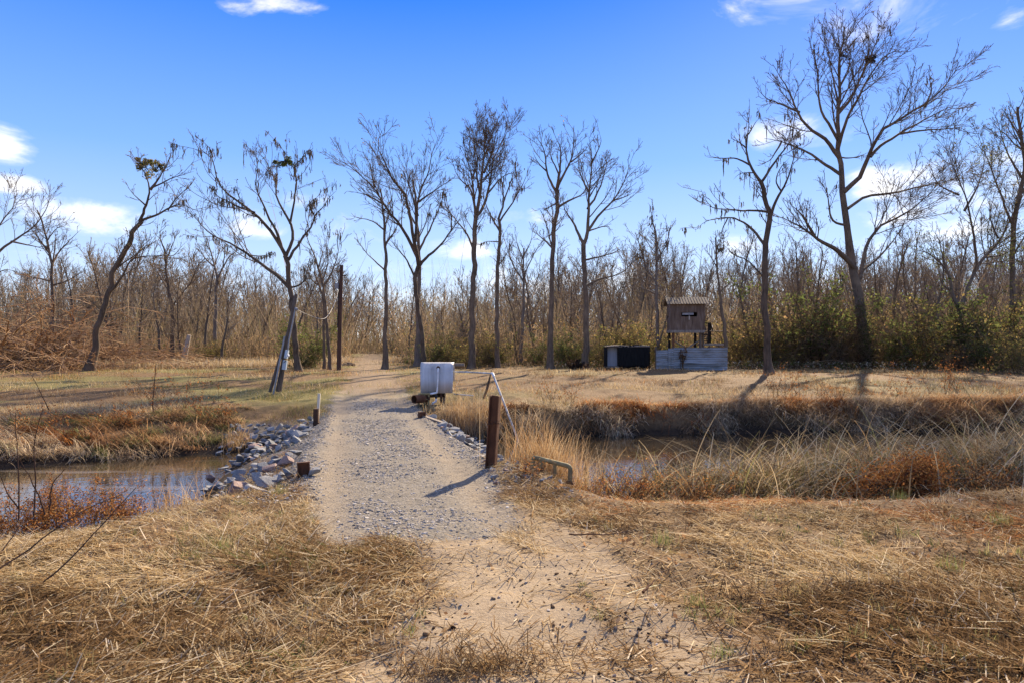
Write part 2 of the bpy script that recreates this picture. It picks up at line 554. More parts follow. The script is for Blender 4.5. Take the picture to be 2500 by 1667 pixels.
# ------------------------------------------------------------------ sky, sun, camera
SUN_AZ, SUN_EL = 24.0, 30.0
w = bpy.data.worlds.new('World')
scene.world = w
w.use_nodes = True
nt = w.node_tree
for n in list(nt.nodes):
    if n.type != 'OUTPUT_WORLD':
        nt.nodes.remove(n)
L = nt.links.new
sky = N(nt, 'ShaderNodeTexSky', sky_type='NISHITA', sun_disc=False, sun_elevation=rad(SUN_EL), sun_rotation=rad(SUN_AZ), air_density=1.0, dust_density=.25, ozone_density=4.0, altitude=100)
tc = N(nt, 'ShaderNodeTexCoord')
sx = N(nt, 'ShaderNodeSeparateXYZ')
L(tc.outputs['Generated'], sx.inputs[0])


def mth(op, a, b=None, c=None):
    n = N(nt, 'ShaderNodeMath', operation=op)
    for k, v in enumerate((a, b, c)):
        if v is None:
            continue
        if isinstance(v, (int, float)):
            n.inputs[k].default_value = v
        else:
            L(v, n.inputs[k])
    return n.outputs[0]


az = mth('ARCTAN2', sx.outputs[0], sx.outputs[1])
el = mth('ARCSINE', sx.outputs[2])
hs = N(nt, 'ShaderNodeHueSaturation')
hs.inputs['Saturation'].default_value = 1.25
L(sky.outputs[0], hs.inputs['Color'])
grad = ramp(nt, mth('MULTIPLY', el, 1 / rad(60)), [(0, (6.8, 7.2, 7.8)), (.08, (4.3, 5.5, 7.7)), (.24, (1.75, 3.4, 7.6)), (.44, (.26, 1.55, 6.8)), (.9, (.25, 1.1, 4.6))])
skymix = N(nt, 'ShaderNodeMix', data_type='RGBA')
skymix.inputs[0].default_value = .86
L(hs.outputs[0], skymix.inputs[6])
L(grad, skymix.inputs[7])
clouds = [(690, 8, 110, 26), (560, 12, 70, 22), (2170, 20, 210, 85), (2010, 60, 170, 85), (1950, 10, 150, 60), (2500, 45, 60, 30), (5, 340, 60, 45), (15, 448, 70, 18), (195, 535, 150, 34),
          (610, 552, 80, 34), (880, 562, 130, 44), (1085, 606, 90, 22), (2420, 480, 170, 95), (2190, 440, 110, 30), (2330, 560, 190, 60), (1810, 605, 60, 25), (2440, 390, 90, 30), (1960, 330, 140, 30), (2360, 270, 40, 20),
          (760, 490, 60, 22), (60, 640, 200, 40), (470, 700, 240, 40), (1330, 560, 120, 30), (1250, 700, 400, 40), (1800, 720, 300, 50)]
acc = None
for (cx, cy, rx, ry) in clouds:
    a0 = math.atan((cx - 1250) / F)
    e0 = math.atan((833.5 - cy) / F * math.cos(a0))
    dx = mth('MULTIPLY', mth('SUBTRACT', az, a0), 1 / (rx / F * 1.45 * math.cos(a0) ** 2))
    dy = mth('MULTIPLY', mth('SUBTRACT', el, e0), 1 / (ry / F * 1.45 * math.cos(a0)))
    m_ = mth('SUBTRACT', 1.0, mth('ADD', mth('MULTIPLY', dx, dx), mth('MULTIPLY', dy, dy)))
    acc = m_ if acc is None else mth('SMOOTH_MAX', acc, m_, .25)
cmp_ = N(nt, 'ShaderNodeMapping')
cmp_.inputs['Scale'].default_value = (1, 1, 2.0)
L(tc.outputs['Generated'], cmp_.inputs[0])
cn = N(nt, 'ShaderNodeTexNoise', i_Scale=7, i_Detail=9, i_Roughness=.6, i_Distortion=.5)
L(cmp_.outputs[0], cn.inputs['Vector'])
high = mth('MULTIPLY', mth('MAXIMUM', mth('SUBTRACT', el, rad(31)), 0.0), 9.0)   # cloud added overhead, out of view, as neutral fill for shaded parts
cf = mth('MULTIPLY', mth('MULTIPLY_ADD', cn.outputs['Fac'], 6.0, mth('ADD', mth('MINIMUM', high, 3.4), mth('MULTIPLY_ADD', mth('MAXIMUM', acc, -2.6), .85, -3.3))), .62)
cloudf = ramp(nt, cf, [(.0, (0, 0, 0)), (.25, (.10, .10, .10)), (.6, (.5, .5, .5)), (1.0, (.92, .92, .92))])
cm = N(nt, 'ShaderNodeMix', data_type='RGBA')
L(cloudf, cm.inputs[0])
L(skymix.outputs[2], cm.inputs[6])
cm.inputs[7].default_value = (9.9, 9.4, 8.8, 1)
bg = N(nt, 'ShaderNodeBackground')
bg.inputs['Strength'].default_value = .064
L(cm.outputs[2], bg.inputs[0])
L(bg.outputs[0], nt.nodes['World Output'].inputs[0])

sun = bpy.data.lights.new('sun', 'SUN')
sun.energy, sun.angle, sun.color = 5.0, rad(1.0), (1, .83, .60)
so = bpy.data.objects.new('sun', sun)
COL.objects.link(so)
sd = Vector((math.sin(rad(SUN_AZ)) * math.cos(rad(SUN_EL)), math.cos(rad(SUN_AZ)) * math.cos(rad(SUN_EL)), math.sin(rad(SUN_EL))))
so.rotation_euler = sd.to_track_quat('Z', 'Y').to_euler()
so.location = sd * 60

cam = bpy.data.cameras.new('camera')
cam.lens, cam.sensor_width, cam.clip_end, cam.clip_start = 24, 36, 3000, .05
co = bpy.data.objects.new('camera', cam)
COL.objects.link(co)
co.location, co.rotation_euler = (0, 0, CAMH), (rad(90), 0, 0)
scene.camera = co
scene.view_settings.view_transform = 'Standard'
scene.view_settings.look = 'None'
scene.view_settings.exposure = 1.35
scene.view_settings.gamma = 1
scene.render.engine = 'CYCLES'
cy = scene.cycles
cy.max_bounces, cy.diffuse_bounces, cy.glossy_bounces, cy.transmission_bounces, cy.transparent_max_bounces = 4, 3, 2, 2, 4
cy.use_denoising = True
cy.sample_clamp_indirect = 4

# ------------------------------------------------------------------ ground, road, water
gx = axis(-420, 420, -7, 7, .055, 1.07)
gy = np.concatenate([axis(-40, 2.4, 2.2, 2.4, .05, 1.2)[:-2], np.arange(2.4, 10, .05), np.arange(10, 18, .075), axis(17.9, 1500, 18, 18.05, .09, 1.028)[2:]])
gy = np.unique(np.round(gy, 4))
GX, GY = np.meshgrid(gx, gy)
GZ = height(GX, GY)
gm = gravelmask(GX, GY)
sm = sandmask(GX, GY) * (1 - gm)
tm = trackmask(GX, GY)
grn = sstep(.42, .62, fbm(GX, GY, .35, 91, 4)) * .75 * sstep(16, 18, GY) * np.where(GX < -3, 1, .45) * (1 - tm)
sm = np.maximum(sm, tm * .45)
_off = np.abs(GX - road_c(GY))
sm = np.maximum(sm, gm * .42 * np.exp(-((_off - .8) / .24) ** 2) * sstep(.25, .6, fbm(GX, GY, .9, 79, 3) + .15))
nx_, ny_ = len(gx), len(gy)
vid = np.arange(nx_ * ny_).reshape(ny_, nx_)
quads = np.stack([vid[:-1, :-1], vid[:-1, 1:], vid[1:, 1:], vid[1:, :-1]], -1).reshape(-1, 4)
gvert = np.stack([GX, GY, GZ], -1).reshape(-1, 3)
_dd = np.abs(GX - road_c(GY)) - road_hw(GY) + (fbm(GX, GY, 1.8, 83, 3) - .5) * .9
flank = np.where(GX < road_c(GY), sstep(2.3, 1.7, _dd) * sstep(8.3, 8.9, GY), sstep(1.5, 1.1, _dd) * sstep(11, 11.8, GY)) * sstep(15.8, 15.2, GY)
gcol = np.stack([np.maximum(gm, flank * .95), sm, grn], -1).reshape(-1, 3)
cls = np.zeros(len(quads), int)
cgm = gm.ravel()[quads].mean(1)
csm = (np.maximum(sandmask(GX, GY) * (1 - gm), tm)).ravel()[quads].mean(1)
cls[csm > .55] = 2
cls[cgm > .5] = 1
for k, nm in ((0, 'ground'), (1, 'gravel_road'), (2, 'dirt_path')):
    q = quads[cls == k]
    used, inv = np.unique(q, return_inverse=True)
    g = Geo()
    g.add(gvert[used], inv.reshape(-1, 4), None, gcol[used])
    link(nm, g.mesh(nm, M['ground'], True), kind='structure')

wx, wy = np.linspace(-60, 60, 161), np.linspace(-6, 26, 97)
WX, WY = np.meshgrid(wx, wy)
fl = sstep(-1.0, -3.0, WX) * sstep(.05, 1.6, WY - np.interp(WX, NX[:, 0], NX[:, 1]) - 1.2) * .30 + .0
g = Geo()
wid = np.arange(WX.size).reshape(WX.shape)
g.add(np.stack([WX, WY, np.full_like(WX, WATER_Z)], -1).reshape(-1, 3), np.stack([wid[:-1, :-1], wid[:-1, 1:], wid[1:, 1:], wid[1:, :-1]], -1).reshape(-1, 4), None, np.repeat(fl.reshape(-1, 1), 3, 1))
link('water', g.mesh('water', M['water'], True), kind='structure')


# ------------------------------------------------------------------ scatter helpers
def rnd(a, b, n, rng=RNG):
    return rng.uniform(a, b, n)


def pick(pal, n, rng=RNG, jit=.18):
    pal = np.asarray(pal, float)
    c = pal[rng.integers(0, len(pal), n)]
    return np.clip(c * (1 + rng.normal(size=(n, 1)) * jit), .004, .95)


def on_ground(x, y, dz=0.0):
    return np.stack([x, y, height(x, y) + dz], 1)


STRAW = [(.56, .43, .24), (.48, .35, .18), (.65, .52, .32), (.40, .275, .13), (.30, .19, .085), (.46, .325, .165), (.58, .475, .31)]
STRAW_DK = [(.17, .10, .045), (.24, .145, .065), (.10, .06, .03), (.30, .19, .09)]
PALE = [(.50, .42, .30), (.42, .34, .23), (.58, .49, .36), (.34, .26, .17)]
RUSTY = [(.36, .135, .04), (.44, .19, .06), (.28, .10, .035), (.50, .25, .09), (.17, .07, .03)]
GREEN = [(.10, .14, .03), (.15, .19, .05), (.08, .11, .03)]
EVER = [(.075, .10, .03), (.11, .13, .04), (.14, .15, .05), (.085, .095, .04)]
OLIVE = [(.22, .175, .06), (.28, .21, .075), (.16, .13, .05), (.33, .23, .08), (.14, .13, .05)]


def persp_sample(n, ylo, yhi, xw=.80, pw=1.0, rng=RNG):
    """ground points, more of them nearer the viewer's path"""
    u = rng.uniform(0, 1, n)
    y = (ylo ** (1 - pw) + u * (yhi ** (1 - pw) - ylo ** (1 - pw))) ** (1 / (1 - pw)) if pw != 1 else ylo * (yhi / ylo) ** u
    x = rng.uniform(-1, 1, n) * (y * xw + .6)
    return x, y


def straw_litter():
    g = Geo()
    x, y = persp_sample(300000, 2.2, 11.5, .80, 1.25)
    h = height(x, y, False)
    dens = (1 - .93 * np.maximum(sandmask(x, y), .0)) * (1 - gravelmask(x, y))
    clump = fbm(x, y, 1.1, 101, 4)
    dens *= .25 + 1.1 * sstep(.35, .62, clump)
    keep = (h > -.42) & (rnd(0, 1, len(x)) < dens)
    x, y, clump = x[keep], y[keep], clump[keep]
    n = len(x)
    flow = fbm(x, y, .5, 111, 2) * 9
    az = flow + RNG.normal(size=n) * 1.3
    Ls = rnd(.03, .17, n) * (1 + 1.2 * (rnd(0, 1, n) < .07))
    tone = fbm(x, y, .8, 121, 3)
    c = np.where((tone + RNG.normal(size=n) * .12 < .44)[:, None], pick(STRAW_DK, n), pick(STRAW, n))
    redd = sstep(.52, .65, fbm(x, y, .7, 131, 3)) * sstep(.4, 1.2, x) * sstep(4.5, 6.5, y)
    c = np.where((rnd(0, 1, n) < redd * .6)[:, None], pick(RUSTY, n), c)
    c = np.where((rnd(0, 1, n) < .03)[:, None], pick(PALE, n) * 1.25, c)
    tilt = np.pi / 2 - np.abs(RNG.normal(size=n)) * .22
    Bp = on_ground(x, y)
    Bp[:, 2] += rnd(0, .035, n) * sstep(.35, .6, clump)
    g.blades(Bp, Ls, az, tilt, rnd(-.2, .5, n), rnd(.0035, .009, n), 2, c, tip=.6, side=rnd(-.6, .6, n))
    m = 2600
    x, y = persp_sample(m, 2.4, 9.5, .8, 1.2)
    ok = (height(x, y, False) > -.3) & (rnd(0, 1, m) > gravelmask(x, y)) & (rnd(0, 1, m) > .75 * sandmask(x, y))
    x, y = x[ok], y[ok]
    m = len(x)
    p = on_ground(x, y)
    p[:, 2] += rnd(.005, .05, m)
    g.blades(p, np.clip(RNG.gamma(2.2, .09, m), .05, .6), fbm(x, y, .5, 111, 2) * 9 + RNG.normal(size=m) * .9, np.pi / 2 + RNG.normal(size=m) * .1, rnd(-.1, .3, m), rnd(.004, .009, m), 3, pick([(.58, .50, .33), (.70, .58, .40), (.50, .38, .22), (.40, .27, .14), (.26, .16, .08)], m), tip=.7, side=rnd(-.5, .5, m))
    m = 9000
    x, y = persp_sample(m, 2.4, 11, .8, 1.2)
    ok = (height(x, y, False) > -.35) & (rnd(0, 1, m) > gravelmask(x, y)) & (rnd(0, 1, m) > .8 * sandmask(x, y)) & (rnd(0, 1, m) < .3 + sstep(.45, .6, fbm(x, y, .9, 117, 3)))
    x, y = x[ok], y[ok]
    p = on_ground(x, y)
    p[:, 2] += rnd(.004, .03, len(x))
    g.leaves(p, rnd(.008, .026, len(x)), pick([(.34, .19, .09), (.24, .13, .06), (.42, .27, .14), (.16, .09, .05), (.50, .38, .24)], len(x)), aspect=.6)
    return link('straw_litter', g.mesh('straw_litter', M['grass']), kind='stuff')


def near_grass():
    g = Geo()
    # matted grass left of the track and along the near bank
    x, y = persp_sample(130000, 3.0, 12, .82, 1.2)
    a = np.interp(x, NX[:, 0], NX[:, 1]) - y
    left = sstep(-.7, -1.9, x + (fbm(x, y, .8, 141, 3) - .5) * 2.0)
    bank = sstep(1.9, .3, a) * (a > -.15)
    dens = np.maximum(left * sstep(.35, .62, fbm(x, y, .9, 142, 3)), bank * .8) * (1 - gravelmask(x, y)) * (1 - sandmask(x, y))
    h = height(x, y, False)
    keep = (rnd(0, 1, len(x)) < dens) & (h > -.5)
    x, y = x[keep], y[keep]
    n = len(x)
    flow = fbm(x, y, .6, 151, 2) * 8
    tone = fbm(x, y, 1.0, 161, 3) + RNG.normal(size=n) * .1
    c = np.where((tone < .42)[:, None], pick(STRAW_DK, n), pick(STRAW, n))
    gz = sstep(.56, .68, fbm(x, y, .9, 171, 3))
    c = np.where((rnd(0, 1, n) < gz * .3)[:, None], pick(GREEN, n), c)
    rz = sstep(.5, .62, fbm(x, y, .45, 172, 3)) * sstep(2.2, .6, np.interp(x, NX[:, 0], NX[:, 1]) - y)
    c = np.where((rnd(0, 1, n) < rz * .7)[:, None], pick(RUSTY, n), c)
    g.blades(on_ground(x, y, -.01), rnd(.06, .23, n), flow + RNG.normal(size=n) * 1.9, rnd(.7, 1.5, n), rnd(.1, 1.0, n), rnd(.003, .007, n), 3, c, tip=.3, side=rnd(-.5, .5, n))
    # rooted stubble tufts all over the mown ground
    nc = 1500
    x, y = persp_sample(nc, 2.5, 9.5, .8, 1.2)
    ok = (height(x, y, False) > -.25) & (rnd(0, 1, nc) > gravelmask(x, y) * 1.2) & (rnd(0, 1, nc) > sandmask(x, y)) & (rnd(0, 1, nc) < .2 + sstep(.45, .6, fbm(x, y, .7, 175, 3)))
    x, y = x[ok], y[ok]
    nc = len(x)
    gz_ = rnd(0, 1, nc) < .35 * sstep(.4, .6, fbm(x, y, .5, 177, 3)) * 2
    cc = np.where(gz_[:, None], pick([(.17, .19, .06), (.24, .23, .09), (.30, .25, .11)], nc), pick(STRAW + STRAW_DK, nc))
    k = 26
    j = np.repeat(np.arange(nc), k)
    n = nc * k
    sc = rnd(.5, 1.4, nc)[j]
    g.blades(on_ground(x[j] + RNG.normal(size=n) * .028 * sc, y[j] + RNG.normal(size=n) * .024 * sc, -.006), rnd(.03, .10, n) * sc, rnd(0, 6.28, n), rnd(0, .75, n), rnd(.1, 1.0, n), rnd(.002, .005, n), 3, np.clip(cc[j] * (1 + RNG.normal(size=(n, 1)) * .2), .01, .9), tip=.25, side=rnd(-.5, .5, n))
    return link('near_grass', g.mesh('near_grass', M['grass']), kind='stuff')


def field_grass():
    g = Geo()
    x, y = persp_sample(210000, 14.3, 46, .86, 1.3)
    b = y - np.interp(x, FX[:, 0], FX[:, 1])
    cl = fbm(x, y, .8, 181, 4)
    dens = (.12 + sstep(.4, .6, cl)) * (1 - gravelmask(x, y)) * (1 - .75 * trackmask(x, y))
    keep = (b > .6) & (rnd(0, 1, len(x)) < dens) & (height(x, y, False) > -.35)
    x, y, cl = x[keep], y[keep], cl[keep]
    n = len(x)
    tone = fbm(x, y, .35, 191, 3) + RNG.normal(size=n) * .09
    c = np.where((tone < .43)[:, None], pick(STRAW_DK, n), pick(STRAW, n))
    gr = sstep(.44, .62, fbm(x, y, .3, 91, 4)) * np.where(x < -3, .6, .22)
    c = np.where((rnd(0, 1, n) < gr)[:, None], pick([(.24, .22, .07), (.17, .18, .05), (.33, .27, .10)], n), c)
    rr = sstep(.5, .64, fbm(x, y, .28, 193, 3)) * np.where(x > 2, .65, .3)
    c = np.where((rnd(0, 1, n) < rr)[:, None], pick([(.42, .22, .085), (.34, .16, .055), (.5, .29, .12)], n), c)
    Ls = rnd(.04, .13, n) * (.8 + 1.2 * sstep(.45, .65, cl))
    g.blades(on_ground(x, y, -.01), Ls, rnd(0, 6.28, n), rnd(.2, 1.4, n), rnd(.1, .9, n), rnd(.006, .013, n) * (y / 22), 2, c, tip=.4, side=rnd(-.6, .6, n))
    return link('field_grass', g.mesh('field_grass', M['grass']), kind='stuff')


def edge_grass():
    """tall pale grass where the field meets the wood on the left, and ground litter under the trees"""
    g = Geo()
    n = 16000
    x = rnd(-27, -5.5, n)
    y = np.interp(x, [-27, -19, -12, -8], [31.5, 33.5, 37, 43]) + np.abs(RNG.normal(size=n)) * 2.0
    tr = trackmask(x, y) < .3
    x, y = x[tr], y[tr]
    n = len(x)
    c = pick(PALE + STRAW + [(.40, .24, .12)], n)
    g.blades(on_ground(x, y, -.02), rnd(.2, .65, n), rnd(0, 6.28, n), rnd(0, .5, n), rnd(.2, 1.3, n), rnd(.012, .024, n), 3, c)
    n = 9000
    x = rnd(2, 36, n)
    y = np.interp(x, [2, 12, 20, 36], [34.5, 33.2, 33, 31]) + np.abs(RNG.normal(size=n)) * 1.5
    c = np.where((rnd(0, 1, n) < .4)[:, None], pick(EVER, n), pick(PALE + STRAW_DK, n))
    g.leaves(on_ground(x, y, .0) + np.stack([np.zeros(n), np.zeros(n), rnd(0, .35, n)], 1), rnd(.03, .07, n), c)
    return link('edge_grass', g.mesh('edge_grass', M['grass']), kind='stuff')


def bank_grass():
    """grass hanging over the banks of the creek, in tussocks"""
    g = Geo()
    nc = 1900
    x = rnd(-15, 18, nc)
    t = rnd(0, 1, nc) ** .75
    fw = np.interp(x, [-12, -6, -3, -1, .5, 3, 30], [3.0, 3.2, 2.2, 1.5, 1.0, 1.15, 1.3])
    y = np.interp(x, FX[:, 0], FX[:, 1]) + t * (fw + .2) + .05
    d = np.abs(x - road_c(y)) - road_hw(y)
    keep = (d > np.where(x < road_c(y), 2.0, 1.75)) & (rnd(0, 1, nc) < np.where(x < -3, .6, .12) + 1.0 * sstep(.42, .56, fbm(x, y, .8, 203, 3))) & ~((x < -3) & (t > .8) & (rnd(0, 1, nc) < .6))
    x, y, t = x[keep], y[keep], t[keep]
    nc = len(x)
    tone = fbm(x, y, .55, 211, 3) + RNG.normal(size=nc) * .07
    cc = np.where((tone < .5)[:, None], pick([(.34, .26, .17), (.42, .33, .22), (.27, .19, .12), (.48, .39, .27)], nc), pick([(.38, .24, .12), (.30, .17, .08), (.46, .31, .17), (.22, .125, .065)], nc))
    rr = sstep(.5, .62, fbm(x, y, .5, 221, 3)) * .75 * sstep(.1, .6, t)
    cc = np.where((rnd(0, 1, nc) < rr)[:, None], pick(RUSTY, nc) * .75, cc)
    gg = (x < -4) * .22
    cc = np.where((rnd(0, 1, nc) < gg)[:, None], pick([(.2, .2, .08), (.15, .16, .06)], nc), cc)
    azc = -np.pi / 2 + RNG.normal(size=nc) * .75
    big = rnd(.6, 1.3, nc)
    k = 70
    j = np.repeat(np.arange(nc), k)
    n = len(j)
    bx_ = x[j] + RNG.normal(size=n) * .15 * big[j]
    by_ = y[j] + RNG.normal(size=n) * .09 * big[j]
    p = on_ground(bx_, by_, -.02)
    Ls = rnd(.15, .65, n) * big[j] * np.where(x[j] > -1, 1.15, .95) * (1 - .35 * t[j])
    g.blades(p, Ls, azc[j] + RNG.normal(size=n) * .55, np.clip(rnd(.1, .8, n) + .75 * t[j], 0, 1.45), rnd(.7, 2.1, n) * (1 - .5 * t[j]), rnd(.007, .015, n), 4, np.clip(1.25 * cc[j] * (1 + RNG.normal(size=(n, 1)) * .22), .01, .9), tip=.3, side=rnd(-.6, .6, n))
    return link('bank_grass', g.mesh('bank_grass', M['grass']), kind='stuff')


def gravel():
    g = Geo()
    n = 90000
    y = rnd(5.4, 19, n)
    x = road_c(y) + rnd(-2.5, 2.3, n)
    gm_ = gravelmask(x, y)
    off = x - road_c(y)
    rut = np.exp(-((np.abs(off) - .8) / .22) ** 2)
    patch = fbm(x, y, 1.7, 231, 4)
    pr = gm_ * (.12 + .85 * sstep(.46, .66, patch + .07 * (np.abs(off) > 1.05) + .10 * (np.abs(off) < .45) + .1 * (y < 7.2))) * (1 - .88 * rut)
    # spill down the flanks of the causeway
    flank = sstep(1.5, .1, np.abs(off) - road_hw(y)) * (np.abs(off) > road_hw(y) - .1) * (y > 7) * (y < 16) * .8
    keep = (rnd(0, 1, n) < np.maximum(pr, flank)) & (height(x, y, False) > -.55)
    x, y = x[keep], y[keep]
    n = len(x)
    s = np.exp(RNG.normal(size=n) * .5) * .0075
    s = np.clip(s, .004, .030)
    c = pick([(.25, .23, .20), (.32, .29, .25), (.40, .36, .31), (.17, .16, .15), (.48, .43, .36), (.29, .25, .205)], n)
    p = on_ground(x, y)
    p[:, 2] += s * .1
    g.stones(p, s, c, flat=.5)
    return link('gravel', g.mesh('gravel', M['gravel']), kind='stuff')


def clods():
    """crumbs of soil, pebbles and bits of leaf on the bare sand"""
    g = Geo()
    x, y = persp_sample(9000, 2.4, 7.5, .8, 1.3)
    keep = (gravelmask(x, y) < .3) & (rnd(0, 1, len(x)) < .25 + .75 * sstep(.5, .65, fbm(x, y, 1.5, 241, 3)))
    x, y = x[keep], y[keep]
    n = len(x)
    s = np.clip(np.exp(RNG.normal(size=n) * .5) * .006, .003, .03)
    c = pick([(.10, .065, .04), (.16, .11, .07), (.28, .22, .17), (.07, .045, .03), (.36, .31, .26)], n)
    p = on_ground(x, y)
    p[:, 2] += s * .2
    g.stones(p, s, c)
    return link('soil_crumbs', g.mesh('soil_crumbs', M['gravel']), kind='stuff')


def reeds():
    g = Geo()
    # cat-tail leaves: (x range, y range, n, height)
    for (cx, cy, sx_, sy_, n, hh) in ((3.4, 9.6, 1.5, .6, 1900, 1.15), (5.4, 10.9, 1.3, .5, 800, 1.15), (7.6, 10.2, 1.0, .7, 1900, 1.5), (9.6, 11.0, 1.3, .9, 1700, 1.6), (2.3, 9.3, .5, .4, 420, .75), (6.6, 11.6, 1.2, .4, 500, 1.3)):
        x = cx + RNG.normal(size=n) * sx_ * .62
        y = cy + RNG.normal(size=n) * sy_ * .7
        az = np.where(rnd(0, 1, n) < .6, RNG.normal(size=n) * .9, np.pi + RNG.normal(size=n) * .9)
        Ls = rnd(.5, 1.0, n) * hh * np.where(rnd(0, 1, n) < .12, 1.45, 1.0)
        c = np.where((rnd(0, 1, n) < .62)[:, None], pick([(.42, .32, .18), (.50, .39, .23), (.33, .24, .12), (.58, .47, .29)], n), pick([(.30, .19, .09), (.38, .25, .12), (.20, .13, .065), (.22, .20, .08)], n))
        p = np.stack([x, y, np.maximum(height(x, y), -.64) - .03], 1)
        dr = np.where(rnd(0, 1, n) < .55, rnd(.7, 1.7, n), rnd(1.7, 2.9, n))
        g.blades(p, Ls, az, rnd(.0, .45, n), dr, rnd(.013, .024, n), 7, c, tip=.25, side=rnd(-.9, .9, n))
    # short dark brown and green blades low in the clumps
    n = 5200
    cx = np.array([3.4, 5.3, 7.6, 9.6])[RNG.integers(0, 4, n)]
    x = cx + RNG.normal(size=n) * .9
    y = 9.55 + .22 * np.maximum(0, x - 3) + RNG.normal(size=n) * .35
    g.blades(np.stack([x, y, np.maximum(height(x, y), -.62) - .02], 1), rnd(.25, .7, n), rnd(0, 6.28, n), rnd(0, .3, n), rnd(.1, 1.1, n), rnd(.010, .018, n), 4, pick([(.13, .085, .045), (.20, .13, .065), (.12, .12, .04), (.17, .16, .055), (.09, .06, .035)], n), tip=.3, side=rnd(-.9, .9, n))
    # long arching canes
    n = 130
    x = rnd(3.2, 9.8, n)
    y = rnd(9.3, 11.4, n)
    az = np.where(rnd(0, 1, n) < .75, RNG.normal(size=n) * .4, np.pi + RNG.normal(size=n) * .4)
    g.blades(np.stack([x, y, height(x, y) - .02], 1), rnd(1.4, 2.4, n), az, rnd(.1, .5, n), rnd(.7, 1.6, n), rnd(.012, .018, n), 9, pick([(.44, .36, .26), (.52, .44, .33), (.36, .28, .19)], n), tip=.3, side=rnd(-.9, .9, n))
    return link('reeds', g.mesh('reeds', M['reed']), kind='stuff')


straw_litter()
near_grass()
field_grass()
edge_grass()
bank_grass()
gravel()
clods()
reeds()


# ------------------------------------------------------------------ trees
def resample(p, n, jit=0.0, rng=RNG):
    p = np.asarray(p, float)
    if len(p) > 2:   # Catmull-Rom first
        q = np.vstack([2 * p[0] - p[1], p, 2 * p[-1] - p[-2]])
        out = []
        for i in range(1, len(q) - 2):
            for t in np.linspace(0, 1, 8, endpoint=False):
                a, b, c, d = q[i - 1], q[i], q[i + 1], q[i + 2]
                out.append(.5 * (2 * b + (c - a) * t + (2 * a - 5 * b + 4 * c - d) * t * t + (3 * b - a - 3 * c + d) * t ** 3))
        p = np.array(out + [q[-2]])
    s = np.concatenate([[0], np.cumsum(np.linalg.norm(np.diff(p, axis=0), axis=1))])
    u = np.linspace(0, s[-1], n)
    r = np.stack([np.interp(u, s, p[:, k]) for k in range(p.shape[1])], 1)
    if jit:
        r[1:-1] += rng.normal(size=(n - 2, p.shape[1])) * jit
    return r


def children(Pt, R, spacing, tmin, ang, ratio, nseg, rfac, up, wob, maxlen, minr, rng=RNG, minlen=.08, tpow=.85):
    B, n, _ = Pt.shape
    Ln = np.linalg.norm(np.diff(Pt, axis=1), axis=2).sum(1)
    k = np.maximum(1, np.round(Ln * (1 - tmin) / spacing * rng.uniform(.75, 1.25, B)).astype(int))
    idx = np.repeat(np.arange(B), k)
    m = len(idx)
    t = tmin + (1 - tmin) * rng.uniform(0, 1, m) ** tpow
    f = np.minimum(t * (n - 1), n - 1.001)
    i = f.astype(int)
    w_ = (f - i)[:, None]
    pos = Pt[idx, i] * (1 - w_) + Pt[idx, i + 1] * w_
    tg = Pt[idx, i + 1] - Pt[idx, i]
    tg /= np.linalg.norm(tg, axis=1, keepdims=True) + 1e-9
    rr = R[idx, i] * (1 - w_[:, 0]) + R[idx, i + 1] * w_[:, 0]
    pv = np.cross(tg, rng.normal(size=(m, 3)))
    pv /= np.linalg.norm(pv, axis=1, keepdims=True) + 1e-9
    a = rng.uniform(ang[0], ang[1], m)[:, None]
    d = np.cos(a) * tg + np.sin(a) * pv
    ln = np.clip(ratio * Ln[idx] * (1.05 - .7 * t) * rng.uniform(.55, 1.3, m), minlen, maxlen)
    r0 = np.clip(np.minimum(rr * rfac * rng.uniform(.7, 1.0, m), ln * .022), minr, None)
    pts = [pos]
    for s_ in range(nseg):
        d = d + rng.normal(size=(m, 3)) * wob + np.array([0, 0, up])
        d /= np.linalg.norm(d, axis=1, keepdims=True)
        pts.append(pts[-1] + d * (ln / nseg)[:, None])
    Rn = np.maximum(r0[:, None] * np.linspace(1, .35, nseg + 1)[None], minr)
    return np.stack(pts, 1), Rn


def tips(Pt, frac, rng, n=None):
    """random points along polylines"""
    B, k, _ = Pt.shape
    m = int(B * frac) if n is None else n
    if B == 0 or m == 0:
        return np.zeros((0, 3))
    b = rng.integers(0, B, m)
    f = rng.uniform(.3, .999, m) * (k - 1)
    i = f.astype(int)
    w_ = (f - i)[:, None]
    return Pt[b, i] * (1 - w_) + Pt[b, i + 1] * w_


def moss_geo(anchor, g, rng, mi=0, ls=1.0):
    n = len(anchor)
    if not n:
        return
    cnt = rng.integers(2, 6, n)
    a = np.repeat(anchor, cnt, 0)
    m = len(a)
    a = a + rng.normal(size=(m, 3)) * [.09, .09, .02]
    ln = rng.gamma(2.0, .10, m) * ls + .06
    k = 6
    zz = np.linspace(0, 1, k)
    pts = a[:, None, :] + np.stack([np.zeros((m, k)), np.zeros((m, k)), -ln[:, None] * zz[None]], 2)
    pts[:, 1:, :2] += np.cumsum(rng.normal(size=(m, k - 1, 2)) * .014, axis=1)
    r = rng.uniform(.010, .026, m)[:, None] * np.array([.4, 1.0, .9, 1.0, .6, .12])[None] * rng.uniform(.6, 1.4, (m, k))
    c = pick([(.20, .165, .115), (.26, .215, .15), (.155, .125, .085), (.30, .25, .18)], m, rng)
    g.tubes(pts, r, 4, c, mi)
    # frizz around each strand
    q = tips(pts, 0, rng, m * 5) + rng.normal(size=(m * 5, 3)) * [.03, .03, .05]
    g.leaves(q, rng.uniform(.015, .045, m * 5), pick([(.22, .18, .12), (.28, .23, .16)], m * 5, rng), mi, rng, .3)


